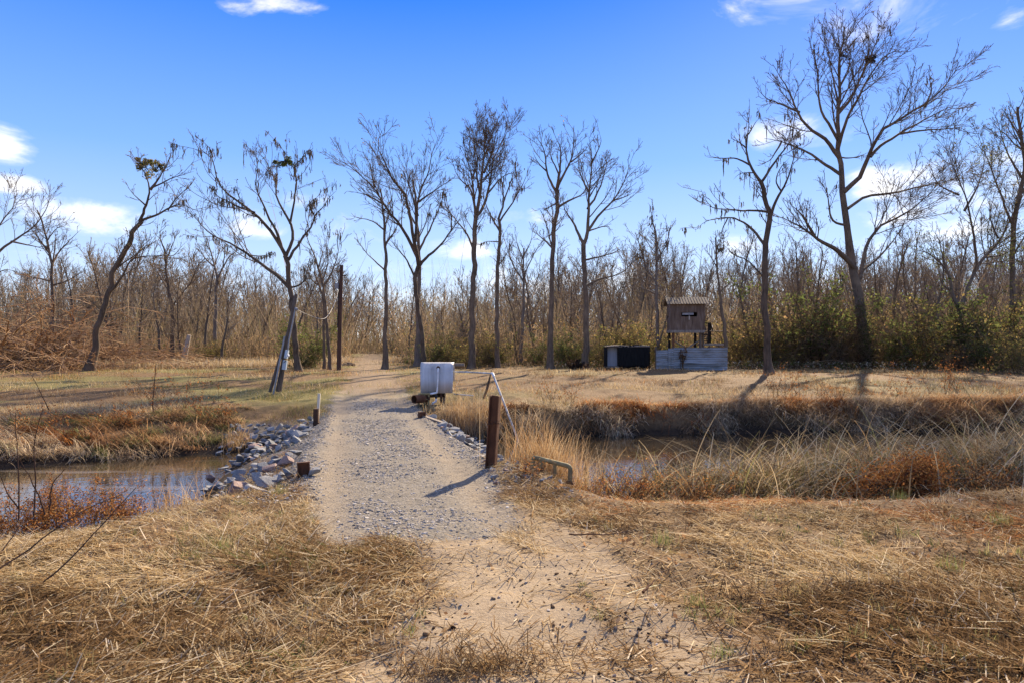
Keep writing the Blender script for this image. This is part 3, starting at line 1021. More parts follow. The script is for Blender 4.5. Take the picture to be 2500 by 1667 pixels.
def hero(name, label, cat, Y, trunk, limbs, wpx, seed, bark='bark_dark', moss=0, leaves=.25, leafpal=OLIVE, density=1.0, lean=.45, twig=.0075, depth_seed=None, group=None, green=0, droop=0.0, mosslen=1.0, fine=True, bareness=.25, buttress=1.5):
    rng = np.random.default_rng(seed)
    s = Y / F
    tr = np.array([P(x, y, Y) for x, y in trunk])
    z0 = float(height(tr[0, 0], Y, False))
    tr[0, 2] = z0 - .1
    base = Vector((tr[0, 0], Y, z0))
    off = np.array(base)
    T = resample(tr, 26)
    wob = rng.normal(size=(26, 2))
    wob = (wob + np.roll(wob, 1, 0)) * .25 * wpx[0] * s * .2
    T[1:, :2] += wob[1:]
    tt = np.linspace(0, 1, 26)
    Rt = np.interp(tt, np.linspace(0, 1, len(wpx)), wpx) * s * .44
    Rt *= 1 + (buttress - 1) * np.exp(-tt * 26) + rng.normal(size=26) * .03
    n = 16
    Ps, Rs, pxs, deps = [], [], [np.array(trunk, float)], [np.full(len(trunk), Y)]
    for lb in limbs:
        w0, pl = lb[0], np.array(lb[1:], float)
        allp, alld = np.concatenate(pxs), np.concatenate(deps)
        dense = []
        for pp, dd in zip(pxs, deps):
            if len(pp) > 1:
                rs = resample(np.column_stack([pp, dd]), 40)
                dense.append(rs)
        dense = np.concatenate(dense)
        j = np.argmin(((dense[:, :2] - pl[0]) ** 2).sum(1))
        d0 = dense[j, 2]
        pl[0] = dense[j, :2]
        arc = np.concatenate([[0], np.cumsum(np.linalg.norm(np.diff(pl, axis=0), axis=1))])
        k = rng.uniform(-1, 1) * lean
        dp = d0 + k * arc * s + .0
        pxs.append(pl)
        deps.append(dp)
        pts = resample(np.array([P(a, b, d) for (a, b), d in zip(pl, dp)]), n)
        pts[1:] += np.cumsum(rng.normal(size=(n - 1, 3)) * .012, axis=0) * (arc[-1] * s / 3)
        Ps.append(pts)
        Rs.append((np.linspace(1, .12, n) ** 1.15 * w0 * s * .44))
    # leader: the top of the trunk also carries branches
    top = resample(T[13:], n)
    A = np.stack(Ps + [top]) if Ps else top[None]
    RA = np.stack(Rs + [np.interp(np.linspace(.5, 1, n), tt, Rt)]) if Rs else np.interp(np.linspace(.5, 1, n), tt, Rt)[None]
    RA = np.maximum(RA, twig * 1.2)
    u = .06 - droop
    b1, r1 = children(A, RA, .30 / density, bareness, (.40, .9), .50, 8, .5, u, .09, 3.0, twig * 1.3, rng, .45)
    b2, r2 = children(b1, r1, .22 / density, .12, (.35, .85), .48, 5, .6, u * .8, .12, 1.3, twig, rng, .25)
    g = Geo()
    if Ps:
        g.tubes(np.stack(Ps), np.stack(Rs), 7)
    g.tubes(b1, r1, 5, mi=1)
    g.tubes(b2, r2, 3, mi=1)
    if fine:
        b3, r3 = children(b2, r2, .19 / density, .15, (.35, .85), .55, 3, .7, u * .6, .14, .6, twig * .8, rng, .15)
        g.tubes(b3, r3, 3, mi=1)
    else:
        b3 = b2
    lp = tips(b3, leaves, rng)
    if len(lp):
        lp = lp + rng.normal(size=lp.shape) * .03
        g.leaves(lp, rng.uniform(.022, .05, len(lp)), pick(leafpal, len(lp), rng), 2, rng)
    root = empty(name, base, label, cat, group)
    gt = Geo()
    gt.tubes(T - off, Rt, 12)
    link('trunk', gt.mesh(name + '_trunk', M[bark], True), root)
    g.v = [v - off.astype(np.float32) for v in g.v]
    link('crown', g.mesh(name + '_crown', [M[bark], M['twig'], M['leaf']], True), root)
    if moss:
        gm_ = Geo()
        an = np.concatenate([tips(A[:-1], 0, rng, int(moss * .55)), tips(b1, 0, rng, int(moss * .45))])
        moss_geo(an, gm_, rng, 0, mosslen)
        gm_.v = [v - off.astype(np.float32) for v in gm_.v]
        link('hanging_moss', gm_.mesh(name + '_moss', M['moss']), root, kind='stuff')
    if green:
        gg = Geo()
        c0 = tips(b1, 0, rng, green // 90 + 1)
        c0 = c0[c0[:, 2] < np.quantile(A[:, :, 2], .62)]
        lp = np.repeat(c0, 90, 0)
        lp = lp + rng.normal(size=lp.shape) * .4
        gg.leaves(lp, rng.uniform(.03, .06, len(lp)), pick(EVER + [(.14, .16, .04), (.2, .2, .05)], len(lp), rng), 0, rng)
        gg.v = [v - off.astype(np.float32) for v in gg.v]
        link('foliage', gg.mesh(name + '_leaves', M['green']), root)
    return root, off, A, b1, rng


def ball(name, label, cat, c, r, pal, seed, mat='green', n=420, group=None):
    rng = np.random.default_rng(seed)
    g = Geo()
    q = rng.normal(size=(n, 3))
    q /= np.linalg.norm(q, axis=1, keepdims=True)
    q *= (rng.uniform(.15, 1, n) ** .6)[:, None] * r * .62
    sub = rng.normal(size=(6, 3)) * r * .55
    q = (q * rng.uniform(.5, 1.15, 6)[np.arange(n) % 6, None] + sub[np.arange(n) % 6]) * [1.15, 1, .9]
    g.leaves(q, rng.uniform(.16, .30, n) * r, pick(pal, n, rng), 0, rng, .35)
    st = np.stack([np.zeros((30, 3)), q[:30] * .9], 1)
    g.tubes(st, np.full((30, 2), .012), 3, np.full((30, 3), .1))
    o = link(name, g.mesh(name, M[mat]), None, Vector(c))
    return tag(o, label, cat, group)


LT, *_ = hero('leaning_tree', 'tall dark tree leaning right on the left of the field, mistletoe in its top', 'tree', 31,
    [(219, 912), (230, 849), (243, 791), (263, 724), (277, 670), (299, 621), (321, 581), (341, 541)],
    [(9, (341, 541), (357, 505), (368, 465), (362, 434), (348, 407), (330, 380)), (6, (368, 465), (388, 434), (415, 389), (420, 358)),
     (8, (341, 545), (379, 530), (411, 514), (446, 505), (491, 523)), (5, (411, 514), (429, 487), (469, 447)), (5, (369, 461), (424, 434), (473, 420)),
     (8, (266, 715), (304, 670), (321, 639), (357, 630), (429, 628)), (5, (357, 505), (330, 480), (312, 460)), (4, (321, 640), (350, 600), (390, 565))],
    [28, 17, 15, 14, 13, 12], 101, leaves=1.3, density=1.0, bareness=.2)
ball('mistletoe', 'olive mistletoe clump on the left fork near the top of the leaning tree', 'mistletoe', P(347, 400, 31), .36, OLIVE + EVER, 1)
ball('mistletoe', 'smaller mistletoe clump right of the first near the top of the leaning tree', 'mistletoe', P(390, 405, 31), .24, OLIVE + EVER, 2)

MT, *_ = hero('mossy_tree', 'spreading tree hung with Spanish moss behind the leaning service pole', 'tree', 31.5,
    [(728, 903), (719, 813), (712, 746), (705, 693), (703, 648), (698, 625)],
    [(11, (698, 625), (680, 595), (666, 568), (640, 540), (620, 517), (588, 492), (560, 469), (537, 442), (528, 412), (521, 387), (500, 366), (473, 359)),
     (6, (620, 518), (578, 504), (553, 492), (530, 481), (517, 458), (496, 449)),
     (9, (691, 607), (675, 563), (657, 533), (645, 499), (627, 462), (624, 435), (629, 396), (627, 375)),
     (10, (700, 628), (714, 584), (709, 550), (691, 515), (677, 485), (673, 453), (666, 421), (645, 384), (622, 366)),
     (7, (709, 545), (716, 492), (720, 458), (718, 430), (705, 396), (691, 370), (673, 344)), (5, (719, 432), (721, 405), (735, 389), (751, 366)),
     (9, (703, 640), (725, 602), (737, 580), (758, 554), (764, 527), (781, 510), (794, 488), (813, 469)), (5, (764, 527), (758, 499), (776, 483)),
     (11, (706, 704), (680, 678), (638, 646), (606, 623), (574, 602), (542, 586), (512, 570), (489, 550), (473, 527), (450, 494)),
     (6, (709, 704), (737, 693), (754, 657), (760, 630)), (4, (521, 387), (513, 365), (488, 337)), (4, (606, 623), (640, 625), (665, 612))],
    [21, 16, 15, 14, 13, 12], 102, moss=230, leaves=.2, density=.62, bareness=.25, mosslen=1.0)
ball('mistletoe', 'dark green mistletoe ball high on the right of the mossy tree', 'mistletoe', P(692, 394, 31.5), .27, EVER, 3)
ball('mistletoe', 'tiny mistletoe tuft on the topmost twig of the mossy tree', 'mistletoe', P(671, 343, 31.5), .11, OLIVE, 4, n=120)

hero('bare_tree', 'slim straight bare tree right of the track, nearest to it', 'tree', 34,
    [(939, 899), (942, 820), (943, 741), (942, 652), (938, 562), (934, 500), (928, 462)],
    [(5, (938, 661), (898, 620), (867, 580)), (5, (936, 562), (907, 540), (853, 527)), (4, (940, 600), (965, 560), (975, 520)), (4, (934, 500), (915, 478), (895, 470)), (4, (936, 520), (955, 485), (958, 455))],
    [17, 11, 10, 9, 6, 4], 103, 'bark', leaves=.3, density=.8)
hero('bare_tree', 'bare tree forking low into a wide fan of limbs, behind the metal pump cover', 'tree', 35,
    [(1036, 893), (1028, 808), (1019, 750), (1014, 687), (1018, 661)],
    [(12, (1018, 661), (1023, 643), (996, 580), (970, 540), (943, 504), (916, 460), (880, 424), (836, 393)), (7, (1014, 680), (992, 634), (970, 607), (950, 585)),
     (12, (1018, 650), (1014, 589), (1005, 527), (992, 473), (965, 437), (947, 397), (929, 357), (936, 317)), (9, (1014, 589), (1021, 527), (1023, 491), (1032, 464), (1050, 420), (1059, 375), (1077, 330)),
     (10, (1018, 661), (1041, 629), (1068, 607), (1103, 562), (1130, 527)), (6, (1021, 527), (996, 437), (992, 402), (1001, 362)), (6, (1023, 495), (1068, 460), (1104, 437)), (6, (943, 504), (900, 480), (855, 470)), (5, (916, 460), (905, 410), (890, 375)), (5, (1103, 562), (1100, 520), (1085, 490))],
    [15, 11, 11, 12], 104, 'bark_dark', leaves=.22, density=1.0)
hero('bare_tree', 'thick grey trunk standing close behind the low forked tree at the pump cover', 'tree', 36.5,
    [(1018, 893), (1020, 800), (1024, 690), (1022, 600), (1016, 530), (1010, 440)],
    [(7, (1022, 610), (1050, 560), (1075, 500), (1090, 440)), (6, (1018, 560), (990, 500), (975, 450))], [19, 14, 11, 8, 5], 105, 'bark_grey', leaves=.25, density=.8, moss=26)
hero('bare_tree', 'tallest of the bare trees in the middle, with a narrow dense top', 'tree', 35,
    [(1150, 896), (1153, 808), (1153, 741), (1157, 652), (1159, 571), (1164, 527)],
    [(11, (1164, 527), (1173, 482), (1182, 420), (1186, 348), (1184, 286)), (9, (1159, 550), (1157, 482), (1153, 437), (1144, 393), (1130, 357)), (7, (1157, 500), (1148, 464), (1121, 437), (1104, 397)),
     (9, (1163, 530), (1175, 518), (1193, 464), (1202, 397), (1224, 348), (1246, 308)), (6, (1188, 470), (1229, 429), (1264, 420)), (7, (1157, 610), (1135, 562), (1104, 527), (1068, 491)), (7, (1173, 482), (1165, 420), (1160, 350), (1170, 300)),
     (7, (1182, 420), (1205, 360), (1212, 310), (1205, 285)), (6, (1153, 437), (1165, 390), (1150, 330))],
    [21, 17, 15, 14, 12], 106, 'bark', leaves=.12, density=1.5, moss=30)
hero('bare_tree', 'slender bare tree close right of the tallest middle tree, moss on its lower forks', 'tree', 35.5,
    [(1215, 896), (1213, 741), (1215, 652), (1220, 585), (1217, 536)],
    [(7, (1217, 536), (1229, 495), (1224, 437), (1215, 390)), (6, (1220, 545), (1251, 495), (1282, 442), (1290, 410)), (6, (1216, 560), (1197, 527), (1184, 500), (1175, 470)), (5, (1229, 495), (1250, 440), (1262, 390)), (4, (1218, 590), (1190, 590), (1170, 600))],
    [15, 12, 11, 10, 8], 107, 'bark', leaves=.15, density=.9, moss=40)
hero('bare_tree', 'small pale bare tree with a raised fan of limbs in the middle gap', 'tree', 40,
    [(1269, 893), (1278, 763), (1278, 687), (1278, 607)],
    [(5, (1278, 687), (1251, 643), (1237, 598), (1230, 570)), (5, (1278, 680), (1304, 620), (1327, 580)), (4, (1278, 640), (1262, 590), (1255, 560)), (4, (1278, 630), (1295, 590), (1300, 555))],
    [11, 8, 6, 4], 108, 'bark_grey', leaves=.2, density=1.0)
hero('bare_tree', 'tall straight bare tree, left one of the pair beside the black box', 'tree', 34.5,
    [(1342, 896), (1345, 786), (1347, 696), (1351, 585), (1358, 518), (1360, 464)],
    [(9, (1360, 464), (1365, 429), (1371, 366), (1354, 326)), (8, (1360, 470), (1336, 420), (1327, 366), (1300, 321)), (8, (1362, 455), (1394, 397), (1403, 339), (1401, 312)), (8, (1358, 513), (1389, 491), (1425, 473), (1440, 440)),
     (6, (1346, 607), (1322, 580), (1296, 562)), (5, (1358, 500), (1331, 509), (1313, 509)), (5, (1336, 420), (1315, 400), (1300, 370)), (5, (1365, 429), (1345, 380), (1340, 340)), (5, (1394, 397), (1425, 370), (1440, 350))],
    [19, 15, 13, 12, 10], 109, 'bark', leaves=.15, density=1.15)
hero('bare_tree', 'tall bare tree with V fork, right one of the pair beside the black box', 'tree', 34,
    [(1427, 892), (1432, 808), (1429, 719), (1425, 629), (1425, 598)],
    [(10, (1425, 598), (1414, 576), (1398, 545), (1380, 518), (1372, 490)), (11, (1425, 598), (1434, 571), (1434, 518), (1438, 451), (1443, 384), (1434, 335)), (8, (1434, 565), (1461, 527), (1496, 491), (1523, 446), (1541, 388)),
     (7, (1436, 510), (1465, 460), (1487, 384)), (6, (1427, 634), (1470, 627), (1505, 616), (1532, 598)), (7, (1431, 703), (1461, 683), (1505, 674), (1541, 652), (1560, 620)), (5, (1436, 567), (1483, 553), (1488, 580)), (6, (1438, 470), (1415, 420), (1410, 370)),
     (5, (1443, 400), (1465, 350), (1460, 325)), (5, (1496, 491), (1530, 480), (1550, 470))],
    [19, 16, 14, 13], 110, 'bark', leaves=.15, density=1.1)
R1, offR, AR, bR, rngR = hero('big_tree', 'largest tree, right of the tower, thick trunk and huge spreading bare crown', 'tree', 37,
    [(2113, 890), (2107, 795), (2091, 697), (2075, 558), (2066, 491), (2055, 446), (2051, 402), (2046, 366), (2046, 286), (2049, 223), (2053, 156), (2060, 67)],
    [(12, (2046, 379), (2024, 348), (1979, 312), (1953, 277), (1935, 237), (1908, 192), (1886, 152)), (7, (1953, 277), (1912, 259), (1868, 241), (1841, 214)), (10, (2046, 429), (2015, 402), (1979, 375), (1917, 348), (1859, 339)),
     (9, (2046, 339), (2020, 304), (1997, 259), (1995, 179), (1975, 98)), (9, (2046, 277), (2078, 241), (2104, 192), (2131, 134), (2162, 49)), (10, (2051, 366), (2064, 304), (2091, 254), (2122, 192), (2171, 134), (2229, 129)),
     (14, (2066, 478), (2109, 429), (2127, 379), (2158, 321), (2203, 295), (2261, 259), (2310, 210), (2345, 161)), (9, (2127, 379), (2158, 353), (2225, 312), (2292, 277), (2354, 250)), (6, (2203, 330), (2283, 317), (2377, 308)),
     (5, (2053, 393), (2091, 384), (2122, 370)), (9, (2068, 504), (2113, 482), (2180, 473), (2256, 455), (2314, 446), (2363, 415)), (17, (2082, 657), (2069, 634), (2037, 607), (1988, 576), (1953, 554), (1908, 531)), (9, (1988, 571), (1957, 527), (1926, 500)),
     (13, (2090, 690), (2118, 603), (2149, 554), (2194, 531), (2238, 500), (2292, 455)), (8, (2108, 670), (2158, 616), (2194, 567), (2215, 530)), (8, (2074, 562), (2033, 536), (2024, 473), (2015, 429)),
     (6, (2049, 223), (2070, 170), (2080, 110)), (6, (2049, 250), (2030, 190), (2020, 130), (2005, 80)), (6, (2104, 192), (2120, 130), (2118, 70)), (6, (1908, 350), (1880, 390), (1850, 400)), (6, (2261, 259), (2275, 220), (2270, 180))],
    [40, 30, 26, 23, 20, 17, 15, 13, 10, 8, 6, 4], 111, 'bark', leaves=.1, density=1.0, moss=60, lean=.55, twig=.009)
ball('nest', 'dark round leaf nest high in the top of the largest tree', 'nest', P(2127, 144, 37), .30, [(.05, .035, .025), (.08, .055, .035)], 5, 'leaf')
ball('nest', 'smaller leaf nest left of the round one in the top of the largest tree', 'nest', P(2062, 140, 37), .2, [(.05, .035, .025), (.08, .055, .035)], 6, 'leaf', 200)
hero('bare_tree', 'dark tree with crooked forked crown standing out in the field right of the tower', 'tree', 28,
    [(1879, 922), (1874, 818), (1868, 728), (1863, 662), (1872, 580), (1877, 536), (1868, 491), (1859, 446)],
    [(9, (1861, 448), (1845, 426), (1832, 402), (1823, 362), (1827, 328), (1829, 295), (1820, 268)), (6, (1832, 404), (1796, 386), (1767, 384), (1744, 382), (1724, 376)), (5, (1823, 362), (1805, 348), (1785, 339)),
     (8, (1860, 447), (1885, 404), (1912, 370), (1934, 337), (1968, 306)), (5, (1932, 337), (1936, 300), (1933, 272)), (10, (1876, 545), (1894, 495), (1905, 471), (1923, 435), (1941, 368), (1946, 345)), (5, (1905, 468), (1894, 446), (1901, 415), (1925, 385)),
     (9, (1869, 600), (1834, 560), (1800, 538), (1778, 533), (1722, 542), (1700, 560)), (7, (1873, 522), (1834, 515), (1789, 515), (1736, 509), (1709, 466)), (6, (1862, 672), (1823, 635), (1792, 621), (1770, 600)), (4, (1827, 328), (1845, 300), (1858, 285)), (4, (1842, 425), (1810, 425), (1790, 440)), (4, (1774, 534), (1762, 570), (1758, 610))],
    [24, 18, 17, 17, 16, 15, 13, 11], 112, 'bark_dark', leaves=.15, density=.75, moss=60, bareness=.3)
hero('ivied_tree', 'forked tree with green leaves on its limbs, near the right edge of the wood', 'tree', 35,
    [(2339, 884), (2341, 820), (2341, 773), (2345, 745)],
    [(12, (2343, 755), (2323, 715), (2310, 662), (2265, 621), (2216, 606)), (13, (2345, 750), (2354, 730), (2368, 684), (2399, 630), (2435, 586), (2466, 522), (2493, 446)), (8, (2372, 670), (2381, 625), (2354, 513), (2314, 402), (2300, 360)),
     (7, (2354, 513), (2385, 450), (2400, 380)), (6, (2330, 480), (2290, 450), (2262, 400)), (6, (2399, 630), (2450, 620), (2500, 590)), (6, (2435, 586), (2420, 530), (2430, 470)), (6, (2310, 662), (2290, 590), (2270, 560)), (5, (2320, 710), (2300, 690), (2290, 640))],
    [20, 16, 15, 15], 113, 'bark', leaves=1.6, leafpal=OLIVE + EVER + [(.2, .2, .06)], density=1.1, green=4200)
hero('ivied_tree', 'tall tree at the right edge of the picture with a leafy trunk', 'tree', 37,
    [(2474, 884), (2472, 760), (2472, 640), (2480, 500), (2500, 420), (2492, 330), (2484, 262)],
    [(8, (2476, 560), (2440, 480), (2410, 400), (2380, 330)), (8, (2482, 490), (2520, 440), (2560, 360)), (7, (2495, 430), (2460, 380), (2440, 320), (2430, 290)), (6, (2492, 340), (2470, 300), (2460, 280)), (6, (2473, 620), (2510, 560), (2550, 520))],
    [20, 16, 14, 12, 9, 6], 114, 'bark', leaves=1.3, leafpal=OLIVE + EVER, density=1.2, green=2600)
hero('bare_tree', 'bare tree whose limbs reach in from beyond the left edge of the picture', 'tree', 36,
    [(-60, 890), (-55, 780), (-40, 690), (-30, 640)],
    [(9, (-32, 650), (0, 608), (27, 590), (80, 550), (107, 510), (120, 470)), (7, (-35, 640), (-10, 560), (30, 500), (40, 440)), (6, (27, 590), (80, 600), (120, 612)), (5, (-40, 690), (10, 660), (55, 665))],
    [26, 20, 16, 12], 115, 'bark', leaves=.4, density=1.0)
hero('bare_tree', 'pale bare tree with drooping low limb rising behind the bramble thicket', 'tree', 43,
    [(127, 895), (128, 800), (129, 702), (127, 657), (120, 612), (107, 554), (89, 514)],
    [(6, (127, 650), (147, 612), (178, 577), (195, 560)), (6, (128, 690), (112, 684), (58, 668), (40, 650)), (5, (120, 612), (90, 590), (70, 575)), (5, (127, 640), (135, 590), (132, 555)), (5, (129, 700), (165, 685), (205, 655)), (4, (115, 590), (135, 560), (160, 545))],
    [14, 12, 11, 9, 7, 5, 4], 116, 'bark', leaves=.5, density=1.1)
hero('bare_tree', 'pale bare tree with a Y fork between the leaning tree and the mossy tree', 'tree', 46,
    [(524, 880), (526, 800), (527, 724), (531, 679)],
    [(6, (531, 679), (518, 635), (504, 586), (490, 560)), (6, (531, 679), (558, 630), (577, 612), (590, 580)), (5, (522, 650), (500, 630), (480, 590)), (4, (545, 655), (545, 610), (530, 570))],
    [12, 10, 9, 8], 117, 'bark_grey', leaves=.3, density=1.1, twig=.01)
hero('bare_tree', 'dark crooked tree in the wood close right of the leaning tree', 'tree', 42,
    [(420, 893), (422, 769), (412, 710), (406, 679), (402, 612)],
    [(6, (422, 750), (445, 715), (469, 679), (480, 640)), (5, (412, 710), (385, 670), (370, 640)), (5, (404, 640), (425, 590), (430, 560)), (5, (402, 612), (390, 580), (395, 550))],
    [14, 12, 10, 7, 5], 118, 'bark_dark', leaves=.4, density=1.1, twig=.01)
hero('bare_tree', 'slim tree with a stub, right one of two thin trunks by the utility pole', 'tree', 33.5,
    [(806, 909), (803, 850), (799, 804), (792, 728), (787, 690), (777, 657)],
    [(6, (777, 657), (765, 620), (752, 590), (745, 560)), (6, (789, 700), (812, 660), (826, 610), (830, 570)), (5, (785, 690), (800, 640), (795, 590), (805, 560)), (4, (777, 657), (785, 610), (778, 570)), (3, (800, 806), (808, 803))],
    [11, 9, 9, 8, 7, 6], 119, 'bark', leaves=.3, density=.9, moss=12)
hero('bare_tree', 'slim tree, left one of two thin trunks just left of the utility pole', 'tree', 34.5,
    [(792, 904), (791, 820), (790, 746), (780, 700), (768, 670)],
    [(5, (780, 700), (760, 680), (745, 640)), (4, (785, 720), (800, 690), (815, 670)), (4, (768, 670), (770, 630), (760, 600))],
    [9, 8, 7, 5, 4], 120, 'bark', leaves=.3, density=.9)
hero('bare_tree', 'forked tree rising close left of the hunting tower', 'tree', 34.5,
    [(1606, 905), (1606, 800), (1602, 700), (1604, 620), (1600, 560)],
    [(6, (1605, 850), (1622, 795), (1640, 740), (1650, 680)), (5, (1602, 690), (1575, 640), (1565, 590)), (5, (1603, 640), (1630, 590), (1640, 540)), (5, (1600, 570), (1590, 530), (1595, 500)), (5, (1603, 720), (1560, 700), (1530, 690))],
    [13, 10, 8, 7, 5], 121, 'bark_grey', leaves=1.0, density=1.1, moss=26)
hero('bare_tree', 'thin tree with a bowed lower trunk pressed against the right end of the metal fence', 'tree', 32.6,
    [(1752, 905), (1766, 885), (1773, 850), (1768, 800), (1763, 765), (1755, 700), (1751, 640), (1747, 580)],
    [(4, (1757, 720), (1780, 690), (1800, 660)), (4, (1752, 660), (1730, 620), (1715, 600)), (3, (1749, 610), (1765, 570), (1770, 540))],
    [12, 11, 10, 8, 6, 5, 3], 122, 'bark', leaves=.4, density=.8)


# ------------------------------------------------------------------ the wood: prototypes and copies
def proto_tree(seed, H, kind):
    rng = np.random.default_rng(seed)
    n = 14
    z = np.linspace(0, 1, n)
    T = np.zeros((n, 3))
    T[:, 2] = z * H * (.9 if kind != 'spreading' else .6)
    T[1:, :2] += np.cumsum(np.cumsum(rng.normal(size=(n - 1, 2)) * H * .004, axis=0), axis=0)
    r0 = H * rng.uniform(.0105, .0145)
    Rt = r0 * (1 - .82 * z ** 1.1)
    Rt[0] *= 1.4
    g, gt = Geo(), Geo()
    gt.tubes(T, Rt, 7)
    tm_ = {'slender': .36, 'spreading': .3, 'young': .12}[kind]
    a = {'slender': (.35, .75), 'spreading': (.5, 1.0), 'young': (.4, .9)}[kind]
    tw = .011
    b0, r0_ = children(T[None], Rt[None], H * .022, tm_, a, .52 if kind == 'spreading' else .40, 9, .55, .06, .10, H * .5, tw * 1.3, rng, .8)
    b1, r1 = children(b0, r0_, .36, .12, (.4, .9), .45, 6, .55, .04, .12, 2.4, tw * 1.0, rng, .35)
    b2, r2 = children(b1, r1, .26, .1, (.4, .9), .5, 4, .6, .03, .14, 1.0, tw * .9, rng, .2)
    g.tubes(b0, r0_, 5)
    g.tubes(b1, r1, 3)
    g.tubes(b2, r2, 3)
    lp = tips(b2, .55, rng) + 0
    g.leaves(lp, rng.uniform(.03, .06, len(lp)), pick(OLIVE + [(.25, .15, .06), (.3, .2, .09)], len(lp), rng), 1, rng)
    return gt.mesh('wood_trunk', M['bark_far'], True), g.mesh('wood_crown', [M['twig_far'], M['leaf']], True), H


PROTO = {k: [proto_tree(300 + 10 * i + j, 10, k) for j in range(3)] for i, k in enumerate(('slender', 'spreading', 'young'))}

ZONES = [(-200, 330, 'behind the bramble mounds'), (330, 640, 'between leaning and mossy tree'), (640, 830, 'behind the leaning service pole'), (830, 1010, 'where the track enters'),
         (1010, 1300, 'behind the metal pump cover'), (1300, 1560, 'behind the black box shelter'), (1560, 1800, 'behind the hunting tower'), (1800, 2130, 'left of the largest tree'), (2130, 2800, 'right of the largest tree')]


def zone(px):
    for a, b, t in ZONES:
        if px < b:
            return t
    return ZONES[-1][2]


def ytop_at(px):
    return np.interp(px, [-200, 0, 250, 500, 700, 850, 930, 1100, 1300, 1500, 1600, 1750, 1900, 2100, 2300, 2700], [640, 640, 590, 580, 610, 620, 655, 650, 600, 590, 550, 580, 550, 580, 550, 520])


rr_ = np.random.default_rng(77)
KWORD = {'slender': 'slender bare tree', 'spreading': 'spreading bare tree', 'young': 'bushy bare tree'}
placed = []
cnt = 0
for tries in range(4000):
    if cnt >= 175:
        break
    Yd = 39 + 50 * rr_.uniform() ** 1.5
    px = rr_.uniform(-120, 2620)
    X = (px - 1250) / F * Yd
    rc = float(road_c(np.array(Yd)))
    if abs(X - rc) < 2.2 and Yd < 62:
        continue
    if any((X - a) ** 2 + (Yd - b) ** 2 < 2.2 for a, b in placed):
        continue
    kind = ('slender', 'young', 'spreading', 'spreading')[rr_.integers(0, 4)]
    yt = ytop_at(px) + rr_.uniform(-25, 100)
    H = (833.5 - yt) / F * Yd + 1.5
    H = float(np.clip(H, 4.0, 14))
    tme, cme, H0 = PROTO[kind][rr_.integers(0, 3)]
    z0 = float(height(np.array([X]), np.array([Yd]), False)[0]) - .05
    t = empty('forest_tree', (X, Yd, z0), f'{KWORD[kind]} in the wood {zone(px)}', 'tree', f'{KWORD[kind]}s in the wood {zone(px)}')
    t.rotation_euler.z = rr_.uniform(0, 6.28)
    s = H / H0
    t.scale = (s * rr_.uniform(.85, 1.2), s * rr_.uniform(.85, 1.2), s)
    link('trunk', tme, t)
    link('crown', cme, t)
    placed.append((X, Yd))
    cnt += 1


# shrubs
def proto_shrub(seed, kind):
    rng = np.random.default_rng(seed)
    n = {'brown': 55, 'green': 34, 'olive': 40, 'bramble': 140}[kind]
    st = np.zeros((n, 7, 3))
    d = rng.normal(size=(n, 3)) * [.5, .5, .0] + [0, 0, .9 if kind != 'bramble' else .55]
    d /= np.linalg.norm(d, axis=1, keepdims=True)
    p = rng.normal(size=(n, 3)) * ([.35, .35, 0] if kind != 'bramble' else [.9, .7, 0])
    st[:, 0] = p
    ln = rng.uniform(1.2, 3.0, n)
    for k in range(1, 7):
        d = d + rng.normal(size=(n, 3)) * .16 + [0, 0, {'brown': .0, 'green': .03, 'olive': .03, 'bramble': -.22}[kind]]
        d /= np.linalg.norm(d, axis=1, keepdims=True)
        p = p + d * (ln / 6)[:, None]
        p[:, 2] = np.maximum(p[:, 2], .03)
        st[:, k] = p
    R0 = np.linspace(1, .4, 7)[None] * rng.uniform(.008, .018, n)[:, None]
    g = Geo()
    cst = pick([(.12, .085, .055), (.19, .14, .09), (.26, .19, .12)], n, rng) if kind != 'bramble' else pick([(.40, .26, .15), (.48, .33, .20), (.30, .19, .11)], n, rng)
    g.tubes(st, R0, 3, cst)
    b1, r1 = children(st, R0, .22, .15, (.4, 1.0), .35, 4, .6, .02 if kind != 'bramble' else -.1, .16, .9, .007, rng, .2)
    cb = pick([(.15, .105, .065), (.23, .165, .10), (.30, .22, .14)], len(b1), rng) if kind != 'bramble' else pick([(.44, .29, .17), (.52, .37, .23), (.34, .21, .12)], len(b1), rng)
    g.tubes(b1, r1, 3, cb)
    b2, r2 = children(b1, r1, .2, .1, (.4, 1.0), .5, 3, .7, .0, .18, .4, .006, rng, .12)
    g.tubes(b2, r2, 3, pick([(.18, .125, .075), (.27, .19, .115)], len(b2), rng) if kind != 'bramble' else pick([(.46, .31, .19), (.38, .25, .14)], len(b2), rng))
    lf = {'brown': .5, 'green': 6.5, 'olive': 4.0, 'bramble': .08}[kind]
    sel = rng.uniform(size=len(b1)) < .6
    lp = np.concatenate([tips(b2, lf * .35, rng), tips(b1[sel], lf * 3.2, rng)])
    lp = lp + rng.normal(size=lp.shape) * .08
    pal = {'brown': OLIVE[:3] + [(.22, .13, .06), (.3, .19, .09)], 'green': EVER + [(.10, .12, .035), (.14, .15, .045)], 'olive': OLIVE + [(.12, .13, .04), (.17, .17, .05)], 'bramble': [(.3, .16, .07), (.4, .25, .12)]}[kind]
    g2 = Geo()
    g2.leaves(lp, (rng.gamma(4, .0068, len(lp)) + .006) * (.6 if kind == 'bramble' else 1), pick(pal, len(lp), rng), 0, rng)
    return g.mesh('shrub_stems', M['leaf'], True), g2.mesh('shrub_foliage', M['green'])


